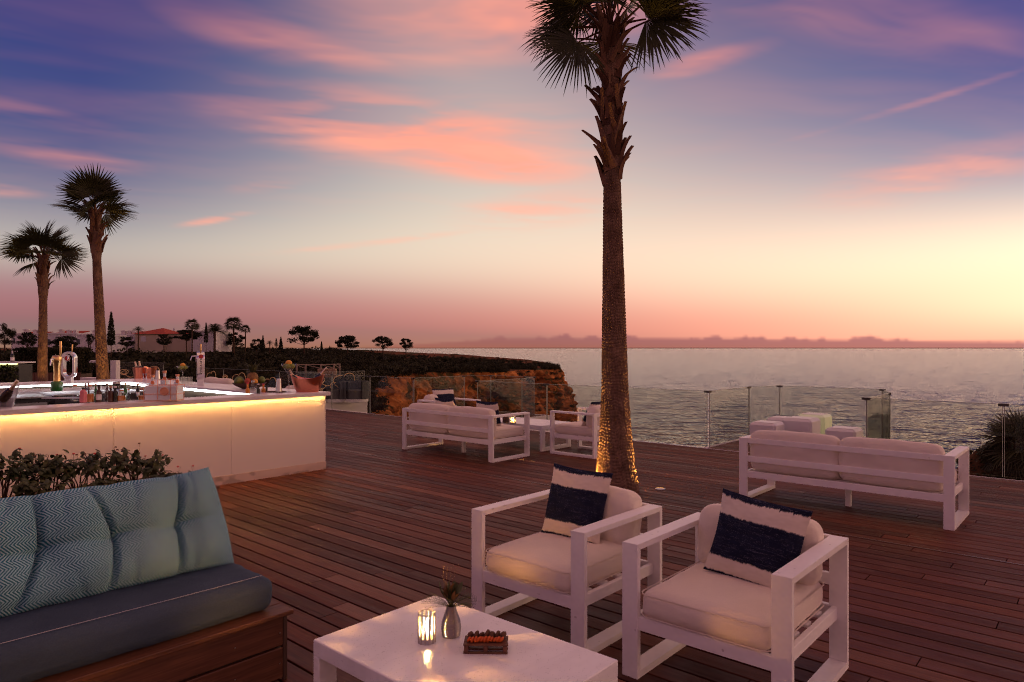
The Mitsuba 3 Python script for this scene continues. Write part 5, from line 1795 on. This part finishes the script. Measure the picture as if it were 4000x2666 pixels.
def low_table(label, x0, x1, y0, y1, z, th, inset=0.0, runner=False):
    key = thing('coffee_table', label, 'coffee table')
    put('top', box(x0, x1, y0, y1, z - th, z, .004), 'table_lacquer', key)
    for lx in (x0 + inset, x1 - inset - .045):
        for ly in (y0 + .001, y1 - .086):
            put('leg', box(lx + .001, lx + .044, ly, ly + .085, .0, z - th - .001, .002), 'white_paint', key)
        if runner:
            put('runner', box(lx + .001, lx + .044, y0 + .088, y1 - .088, .0, .055, .002), 'white_paint', key)
    return key


TZ = 0.40
low_table('white lacquered coffee table in the foreground, carrying the candle and the vase', -2.475, -1.430, 1.570, 2.245, TZ, .066)
low_table('white coffee table between the far white seats', -7.95, -6.62, 8.22, 8.98, TZ, .07, .0, True)


def tealight(label, x, y, z, h, r, lum):
    key = thing('candle_glass', label, 'candle')
    at = place(x, y, z)
    put('glass', lathe([(r * .96, 0), (r * .98, h * .2), (r, h)], 36), 'clear_glass', key, smooth=40, at=at)
    ribs = []
    for i in range(12):
        a = i * math.pi / 6 + .13
        ribs.append(tube([[r * .97 * math.cos(a), r * .97 * math.sin(a), .0], [r * .985 * math.cos(a), r * .985 * math.sin(a), h * .62], [r * math.cos(a), r * math.sin(a), h * .98]], [r * .12, r * .10, r * .05], 6))
    put('ray_ribs', cat_(*ribs), 'opaque_rib_rim', key, at=at, smooth=40)  # opaque ribs, shaped to split the candlelight into rays on the table
    put('rim', lathe([(r * .97, h - .002), (r * 1.03, h - .001), (r * 1.03, h + .001), (r * .97, h + .002)], 36), 'opaque_rib_rim', key, at=at)
    put('foot', lathe([(0, .0), (r * .9, .0), (r * .98, .005), (r * .94, h * .17), (0, h * .17)], 30), 'foot_glass', key, at=at, smooth=35)
    put('candle', lathe([(0, h * .175), (r * .62, h * .175), (r * .62, h * .33), (r * .52, h * .335), (0, h * .33)], 22), 'wax', key, at=at, smooth=35, emitter=glow((.30 * lum, .13 * lum, .026 * lum)))  # wax emission stands in for flame light shining through it
    put('flame', lathe([(0, h * .355), (.0042, h * .39), (.0058, h * .43), (.0042, h * .50), (.0015, h * .57), (0, h * .60)], 12), 'wax', key, at=at, smooth=True, emitter={**glow((1200 * lum, 520 * lum, 120 * lum)), 'sampling_weight': 3.0})
    return key


flat('opaque_rib_rim', (0.34, 0.30, 0.27), 0.10, 0.6)
flat('foot_glass', (0.45, 0.43, 0.44), 0.12, 0.7)
flat('wax', (0.8, 0.72, 0.6), 0.5)
cq = spot(1667, 2508, TZ)
tealight('lit candle in a faceted glass tumbler on the front coffee table', cq[0], cq[1], TZ, .118, .035, 1.0)
cq2 = spot(2003, 1657, TZ)
tealight('lit candle in a glass on the far coffee table', cq2[0], cq2[1], TZ, .125, .047, 1.0)


def vase(label, x, y, z, h, r, ringed=True):
    key = thing('ribbed_vase', label, 'vase')
    n = 120
    t = np.linspace(0, 1, n)
    R = r * np.interp(t, [0, .04, .25, .5, .8, .95, 1], [.80, .92, 1.0, .93, .60, .46, .50])
    rr = R + .0022 * np.abs(np.sin(t * np.pi * 21)) - .001
    prof = [(0, 0)] + list(zip(rr, t * h)) + [(r * .40, h), (r * .36, h * .9), (0, h * .88)]
    put('body', lathe(prof, 40), 'ribbed_metal' if ringed else 'dark_wood', key, at=place(x, y, z), smooth=28)
    return key


flat('ribbed_metal', (0.34, 0.29, 0.245), 0.30, 0.5, 0.9)
vq = spot(1762, 2484, TZ)
vase('ribbed bronze vase of sprigs on the front coffee table', vq[0], vq[1], TZ, .125, .041)
vq2 = spot(1976, 1652, TZ)
vase('dark ribbed vase on the far coffee table', vq2[0], vq2[1], TZ, .155, .056, False)

# sprigs in the vase
sr = np.random.default_rng(31)
key = thing('sprig_bunch', 'bunch of leafy green and bronze sprigs in the ribbed vase', 'plant')
flat('sprig_green', (0.055, 0.06, 0.018), 0.5, 0.4)
flat('sprig_bronze', (0.20, 0.095, 0.025), 0.5, 0.4)
flat('grass_head', (0.50, 0.36, 0.22), 0.8, 0.1)


def blade(p0, d, L, w, bend):
    d = np.asarray(d, float) / np.linalg.norm(d)
    s = np.cross(d, [0.3, 0.2, 1.0])
    s /= np.linalg.norm(s)
    nrm = np.cross(s, d)
    V = []
    for t, ww in ((0, .15), (.3, .85), (.55, 1.0), (.8, .7), (1, .02)):
        c = p0 + d * L * t + nrm * bend * L * t * t
        V += [c - s * w * ww * .5, c + nrm * w * .12 * ww, c + s * w * ww * .5]
    F = []
    for j in range(4):
        b = j * 3
        F += [[b, b + 1, b + 4], [b, b + 4, b + 3], [b + 1, b + 2, b + 5], [b + 1, b + 5, b + 4]]
    return np.array(V), np.array(F)


top = np.array([vq[0], vq[1], TZ + .118])
gm, bm, fm = [], [], []
for i in range(34):
    a, e = sr.uniform(0, 2 * np.pi), math.radians(sr.uniform(48, 86))
    d = np.array([math.cos(a) * math.cos(e), math.sin(a) * math.cos(e), math.sin(e)])
    L = sr.uniform(.05, .115)
    q = top + d * L * .6
    gm.append(tube([top - [0, 0, .04], top, q], .0013, 4))
    (bm if i % 3 == 0 else gm).append(blade(q - d * .01, d + sr.normal(0, .25, 3), sr.uniform(.045, .065), sr.uniform(.016, .025), sr.uniform(-.2, .3)))
for i in range(15):
    a = math.radians(RIGHT_AZ + sr.choice([0, 180]) + sr.normal(0, 40))
    e = math.radians(sr.uniform(12, 52))
    d = np.array([math.cos(a) * math.cos(e), math.sin(a) * math.cos(e), math.sin(e)])
    P_ = top + d * (np.linspace(0, .125, 12))[:, None] + np.array([0, 0, -1.0]) * (np.linspace(0, 1, 12)**2 * .03)[:, None]
    fm.append(tube(P_, .0009, 4))
    s_ = np.cross(d, [0, 0, 1.0])
    for j in range(2, 12):
        for sg in (-1, 1):
            fm.append(blade(P_[j], d * .7 + s_ * sg, .020, .0022, .1))
for i in range(4):
    d = np.array([CX * (-.35 + .12 * i), CY * (-.35 + .12 * i), 1.0])
    d /= np.linalg.norm(d)
    P_ = top + d * np.linspace(0, .185, 12)[:, None] + np.array([CX, CY, -.2]) * (np.linspace(0, 1, 12)**3 * .03)[:, None]
    bm.append(tube(P_, .0008, 4))
put('leaves', cat_(*gm), 'sprig_green', key)
put('bronze_leaves', cat_(*bm), 'sprig_bronze', key)
put('ferns', cat_(*fm), 'sprig_green', key)
hd_ = []
for i in range(4):
    d = np.array([CX * (-.35 + .12 * i), CY * (-.35 + .12 * i), 1.0])
    d /= np.linalg.norm(d)
    for j in range(0, 14, 2):
        p0 = top + d * (.12 + .005 * j) + np.array([CX, CY, -.2]) * (((.12 + .005 * j) / .185) ** 3 * .03)
        hd_.append(blade(p0, d + sr.normal(0, .8, 3), .009, .003, .1))
put('grass_heads', cat_(*hd_), 'grass_head', key)

# little pallet of dried fruit
pq = spot(1897, 2557, TZ)
fw = np.array([-CY, CX, 0])
pc = pq + fw * .042
pal = thing('pallet_tray', 'small wooden pallet carrying dried fruit on the front coffee table', 'tray')
at = place(pc[0], pc[1], TZ + .0005, ROT - 1.5)
for i in range(6):
    y = -.042 + .0145 * i
    put('plank', box(-.087, .087, y, y + .0125, .031, .037, .001), 'bench_wood', pal, at=at)
for x in (-.084, -.008, .068):
    for y in (-.042, -.006, .030):
        put('block', box(x, x + .016, y, y + .014, .007, .0305, .001), 'bench_wood', pal, at=at)
for y in (-.042, -.006, .030):
    put('stringer', box(-.087, .087, y, y + .014, .0, .0065, .001), 'bench_wood', pal, at=at)
flat('dried_fig', (0.115, 0.055, 0.032), 0.7, 0.2)
flat('dried_apricot', (0.55, 0.10, 0.018), 0.45, 0.4)
fr_ = np.random.default_rng(14)


def dried(r, th, seed):
    v, f = ball(1, 8)
    nz = meshkit.fbm(v * 2.4 + seed, 2, seed) - .5
    v = v * (1 + .45 * nz[:, None])
    return v * [r, th, r], f


for i in range(7):
    d = W(-.062 + .0215 * i, .012 + fr_.normal(0, .003))
    solo('dried_fig', moved(moved(dried(.0165 + .002 * fr_.normal(), .009, i), tilt=(18 + 8 * fr_.normal(), [1, 0, 0])), rot=ROT + 62 + 12 * fr_.normal()), 'dried_fig',
         'dark dried fig in the back row on the pallet', 'dried fruit', 'dried figs on the pallet', smooth=True, at=place(pc[0] + d[0], pc[1] + d[1], TZ + .052))
for i in range(11):
    d = W(-.066 + .0128 * i, -.018 + fr_.normal(0, .002))
    solo('dried_apricot', moved(moved(dried(.0125 + .0012 * fr_.normal(), .0058, 20 + i), tilt=(20 + 8 * fr_.normal(), [1, 0, 0])), rot=ROT + 58 + 10 * fr_.normal()), 'dried_apricot',
         'orange dried apricot in the front row on the pallet', 'dried fruit', 'dried apricots on the pallet', smooth=True, at=place(pc[0] + d[0], pc[1] + d[1], TZ + .0485))

# ------------------------------------------------------------------ the wooden bench with its cushions
bn = thing('wooden_bench', 'wooden plank bench with a blue-grey seat cushion at the lower left', 'bench')
for z0, z1 in ((.014, .160), (.172, .312)):
    put('plank', box(-3.024, -3.0, -.9, 1.740, z0, z1, .003), 'bench_wood', bn)
    put('plank', box(-3.75, -3.026, 1.728, 1.752, z0, z1, .003), 'bench_wood', bn)
put('corner_post', box(-3.022, -2.998, 1.7415, 1.762, .0, .313, .003), 'dark_wood', bn)
for i, (a, b) in enumerate(((-3.10, -2.978), (-3.228, -3.107), (-3.356, -3.235), (-3.484, -3.363), (-3.612, -3.491), (-3.75, -3.619))):
    put('plank', box(a, b, -.9, 1.785, .3135, .3355, .003), 'bench_wood', bn)
put('carcass', box(-3.74, -3.03, -.9, 1.72, .0, .310), 'dark_void', bn)
for y in (1.765, 1.50, .9):
    for z in (.235, .09):
        put('screw', moved(lathe([(0, 0), (.004, 0), (.004, .001), (0, .0015)], 10), -3.0 if y < 1.7 else -2.996, y if y < 1.7 else 1.72, z, tilt=(90, [0, 1, 0])), 'screw_steel', bn)
m = cushion(.70, 2.44, .158, .055, .012, 70, .006, 60)
put('seat_cushion', moved(m, -3.385, .505, .337), 'blue_canvas', bn, smooth=True)
put('stitching', tube([[-3.088, y, .5045 + .003 * math.sin(y * 3)] for y in np.linspace(-.6, 1.68, 30)], .0016, 4), 'denim_thread', bn)
flat('denim_thread', (0.30, 0.30, 0.36), 0.9, 0.1)

# tufted back cushion
n1, n2 = 300, 64
ys, hs = np.linspace(-.62, 1.70, n1), np.linspace(0, 1, n2)
Yg, Hg = np.meshgrid(ys, hs, indexing='ij')
BUT = [1.434 - .288 * i for i in range(8)]
endd = np.clip((1.70 - Yg) / .16, 0, 1) ** .5
T0 = .098 * (1 - np.abs(2 * Hg - 1) ** 3.2) ** .55 * endd
sag = np.zeros_like(Yg)
cr = np.random.default_rng(17)
for b in BUT:
    r = np.hypot((Yg - b) / 1.0, (Hg - .5) * .48)
    sag += .066 * np.exp(-r / .042) + .016 * np.exp(-(r / .11) ** 2)
    for up in (1, -1):
        s1, s2 = cr.normal(0, .05), cr.normal(0, .05)
        h_ = np.clip((Hg - .5) * up, 0, .5) * 2
        on = np.clip((Hg - .5) * up * 30, 0, 1)
        w_ = .007 + .011 * h_
        sag += on * (.060 * np.exp(-((Yg - b - s1 * h_) / w_) ** 2) * (1 - .5 * h_) + .016 * np.exp(-((Yg - b - .055 - .05 * h_ - s2 * h_) / .014) ** 2) * np.clip(h_ * 1.6 - .5, 0, 1))
    for sd in (1, -1):
        d_ = (Yg - b) * sd
        sag += np.clip(d_ * 60, 0, 1) * np.exp(-np.clip(d_, 0, 1) / .10) * .034 * np.exp(-((Hg - .5 - sd * .02) / .028) ** 2)
T0 = T0 + .022 * np.sin(np.pi * (Yg - BUT[0]) / .288) ** 2 * np.abs(np.sin(2 * np.pi * Hg)) * endd
nz = meshkit.fbm(np.stack([Yg * 7, Hg * 3.5, Yg * 0], -1), 3, 2) - .5
fine = meshkit.fbm(np.stack([Yg * 26, Hg * 9, Yg * 0], -1), 2, 5) - .5
th = np.clip(T0 - sag * np.clip(T0 / .05, 0, 1) + (nz * .020 + fine * .006) * np.clip(T0 / .05, 0, 1), 0.0, 1)
dip = sum(np.exp(-((Yg - b) / .035) ** 2) for b in BUT)
Hh = .485 - .012 * dip * np.abs(2 * Hg - 1) ** 4
lean = math.radians(16)
zz = (Hg - .5) * Hh + .2425
corner = np.clip((Yg - 1.45) / .25, 0, 1) ** 2 * (Hg - .5) * .035
yy = Yg - np.clip((Yg - 1.3) / .4, 0, 1) * (Hg * .075 - .012 * np.sin(Hg * np.pi))


def lay(off):
    x = -3.405 - zz * math.sin(lean) + off * math.cos(lean)
    z = .497 + zz * math.cos(lean) + off * math.sin(lean) + corner
    return np.stack([x, yy, z], -1)


v1, f1 = grid_mesh(lay(th))
v2, f2 = grid_mesh(lay(-T0 * .75))
uv = np.stack([Yg, Hg * .485], -1).reshape(-1, 2)
tc = thing('tufted_cushion', 'long tufted teal herringbone cushion leaning along the bench', 'cushion')
put('cover', (np.vstack([v1, v2]), np.vstack([f1, f2[:, ::-1] + len(v1)])), 'herringbone', tc, smooth=True, uv=np.vstack([uv, uv]))
for b in BUT[:7]:
    i, j = int(np.argmin(abs(ys - b))), n2 // 2
    q = lay(th)[i, j]
    put('button', moved(ball(.011, 8, .55, 1, 1), q[0] + .004, q[1], q[2]), 'teal_button', tc, smooth=True)

# ------------------------------------------------------------------ planter and lantana
pl = thing('wooden_planter', 'dark wooden planter box between the bench and the bar', 'planter')
PX0, PX1 = -6.30, -5.46
for a, b in ((-1.5, 2.6),):
    put('rim_board', box(PX0, PX0 + .12, a, b, .455, .480, .003), 'bench_wood', pl)
    put('rim_board', box(PX1 - .12, PX1, a, b, .455, .480, .003), 'bench_wood', pl)
    put('rim_board', box(PX0 + .124, PX1 - .124, b - .13, b, .455, .480, .003), 'bench_wood', pl)
    put('rim_board', box(PX0 + .124, PX1 - .124, b - .27, b - .137, .455, .480, .003), 'bench_wood', pl)
for z in (.02, .165, .31):
    put('plank', box(PX0 + .01, PX1 - .01, 2.57, 2.594, z, z + .138, .003), 'bench_wood', pl)
    put('plank', box(PX1 - .034, PX1 - .01, -1.5, 2.565, z, z + .138, .003), 'bench_wood', pl)
    put('plank', box(PX0 + .01, PX0 + .034, -1.5, 2.565, z, z + .138, .003), 'bench_wood', pl)
put('soil', box(PX0 + .04, PX1 - .04, -1.45, 2.32, .2, .435), 'soil_dark', pl)
flat('soil_dark', (0.02, 0.013, 0.009), 0.95, 0.05)


def lantana(label, x, y, z, h, seed, w=.30, spent=False):
    r = np.random.default_rng(seed)
    key = thing('lantana_shrub', label, 'shrub', None)
    st, lf, fl = [], [], []
    for i in range(11):
        a, sp = r.uniform(0, 2 * np.pi), r.uniform(.15, 1.0)
        top_ = np.array([math.cos(a) * w * sp, math.sin(a) * w * sp, h * r.uniform(.74, 1.0)])
        mid = top_ * [.35, .35, .5] + r.normal(0, .02, 3)
        P_ = np.array([[0, 0, -.02], mid, top_])
        st.append(tube(P_, [.0065, .0045, .002], 5))
        for q in 1 - .36 * r.uniform(0, 1, 14) ** 1.3:
            c = (mid + (top_ - mid) * (q - .4) / .6) + r.normal(0, .012, 3)
            b = r.uniform(0, 2 * np.pi)
            d = np.array([math.cos(b), math.sin(b), r.uniform(-.9, .25)])
            lf.append(blade(c, d, r.uniform(.034, .068), r.uniform(.024, .038), r.uniform(-.6, -.1)))
        if i % 6 == 0:
            st.append(tube([top_, top_ + [r.normal(0, .01), r.normal(0, .01), .05]], .0012, 4))
            fl.append(moved(ball(.010, 6, 1, 1, .6), *(top_ + [0, 0, .055])))
    for q in range(26):
        b = r.uniform(0, 2 * np.pi)
        c = np.array([r.normal(0, w * .6), r.normal(0, w * .6), r.uniform(0, h * .16)])
        lf.append(blade(c, [math.cos(b), math.sin(b), r.uniform(-.6, .4)], r.uniform(.03, .05), .026, -.3))
    put('stems', cat_(*st), 'wood_brown', key, at=place(x, y, z), smooth=True)
    put('leaves', cat_(*lf), 'lantana_leaf', key, at=place(x, y, z))
    put('flowers', cat_(*fl), 'flower_red' if seed % 3 == 0 else 'leaf_base', key, at=place(x, y, z), smooth=True)


LAN = [('lantana shrub at the left edge, tallest leaves against the bar front', 10, 1752, 401), ('lantana shrub second from the left edge, with bare slanting stems', 105, 1768, 402), ('lantana shrub in the middle of the planter, left of the flower stalks', 205, 1762, 403),
       ('lantana shrub below the left pair of dry flower stalks', 305, 1772, 405), ('tallest lantana shrub, with dry flower stalks above its leaves', 405, 1750, 404), ('lantana shrub with a red bloom, second from the right', 525, 1748, 406), ('rightmost lantana shrub, ending in drooping leaves', 600, 1772, 408),
       ('low lantana shrub with a red bloom at the right end of the planter', 655, 1838, 411), ('low lantana shrub in front of the taller ones, left of centre', 150, 1850, 412), ('low lantana shrub in front of the taller ones, right of centre', 430, 1850, 413)]
for lab, px, py, sd in LAN:
    x_ = -5.95 if py < 1800 else -5.72
    q = on_x(px, py, x_)
    lantana(lab, q[0], q[1], .43, q[2] - .43 - .02, sd, .22)

# ------------------------------------------------------------------ cube stools
flat('cube_plastic', (0.70, 0.69, 0.67), 0.35, 0.4)


def cube_stool(label, x, y, h, s=.42, rot=0, green=False):
    key = thing('cube_stool', label, 'stool')
    at = place(x, y, 0, rot)
    put('body', box(-s / 2, s / 2, -s / 2, s / 2, .01, h - .004, .035), 'cube_plastic', key, at=at, **({'emitter': glow((.009, .0115, .002))} if green else {}))
    put('seat_pad', box(-s / 2 + .05, s / 2 - .05, -s / 2 + .05, s / 2 - .05, h - .0035, h + .004, .003), 'cube_plastic', key, at=at)


cube_stool('white cube stool at the left of the group, before the glass corner', -4.13, 10.83, .43)
cube_stool('white cube stool behind the leftmost one', -4.20, 11.72, .43)
cube_stool('largest white cube stool, in the middle of the group', -3.80, 11.43, .47, .47)
cube_stool('cube stool glowing yellow-green behind the white ones', -3.88, 12.36, .46, .45, 0, True)
cube_stool('white cube stool at the right of the group, beside the dark glass panel', -2.98, 10.80, .43)

# ------------------------------------------------------------------ uplights in the deck round the palms
RV, FV = np.array([CX, CY, 0]), np.array([-CY, CX, 0])


def uplight(label, pos, target, power, cutoff=38):
    key = thing('uplight', label, 'lamp')
    at = place(pos[0], pos[1], pos[2])
    put('ring', lathe([(.045, 0), (.058, 0), (.058, .006), (.045, .010)], 24), 'steel', key, at=at, smooth=30)
    put('lens', lathe([(0, .007), (.044, .006)], 24), 'white_plastic', key, at=at, emitter=glow((1.2, .66, .17)))
    o = np.asarray(pos) + [0, 0, .02]
    scene[key + '_beam'] = {'type': 'spot', 'to_world': T().look_at(origin=[float(x) for x in o], target=[float(x) for x in target], up=[0.3, 0.5, 0.1]), 'cutoff_angle': float(cutoff), 'beam_width': float(cutoff) * .4,
                            'intensity': {'type': 'rgb', 'value': [1.0 * power, .50 * power, .12 * power]}}


pb = np.array([PALM[0], PALM[1], 0.0])
uplight('in-ground lamp at the left foot of the tall palm', pb - RV * .52 + FV * .02, pb + [0, 0, .75] - RV * .06, 1.3, 50)
uplight('in-ground lamp at the right foot of the tall palm', pb + RV * .50 + FV * .02, pb + [0, 0, .75] + RV * .06, 1.3, 50)
uplight('in-ground lamp at the foot of the taller palm behind the bar', np.array([B2[0], B2[1], 0.2]) + RV * .5 - FV * .8, np.array([B2[0], B2[1], 2.6]), 0.9, 40)
uplight('in-ground lamp at the foot of the leftmost palm behind the bar', np.array([B3[0], B3[1], 0.2]) + RV * .5 - FV * .9, np.array([B3[0], B3[1], 2.6]), 0.9, 40)
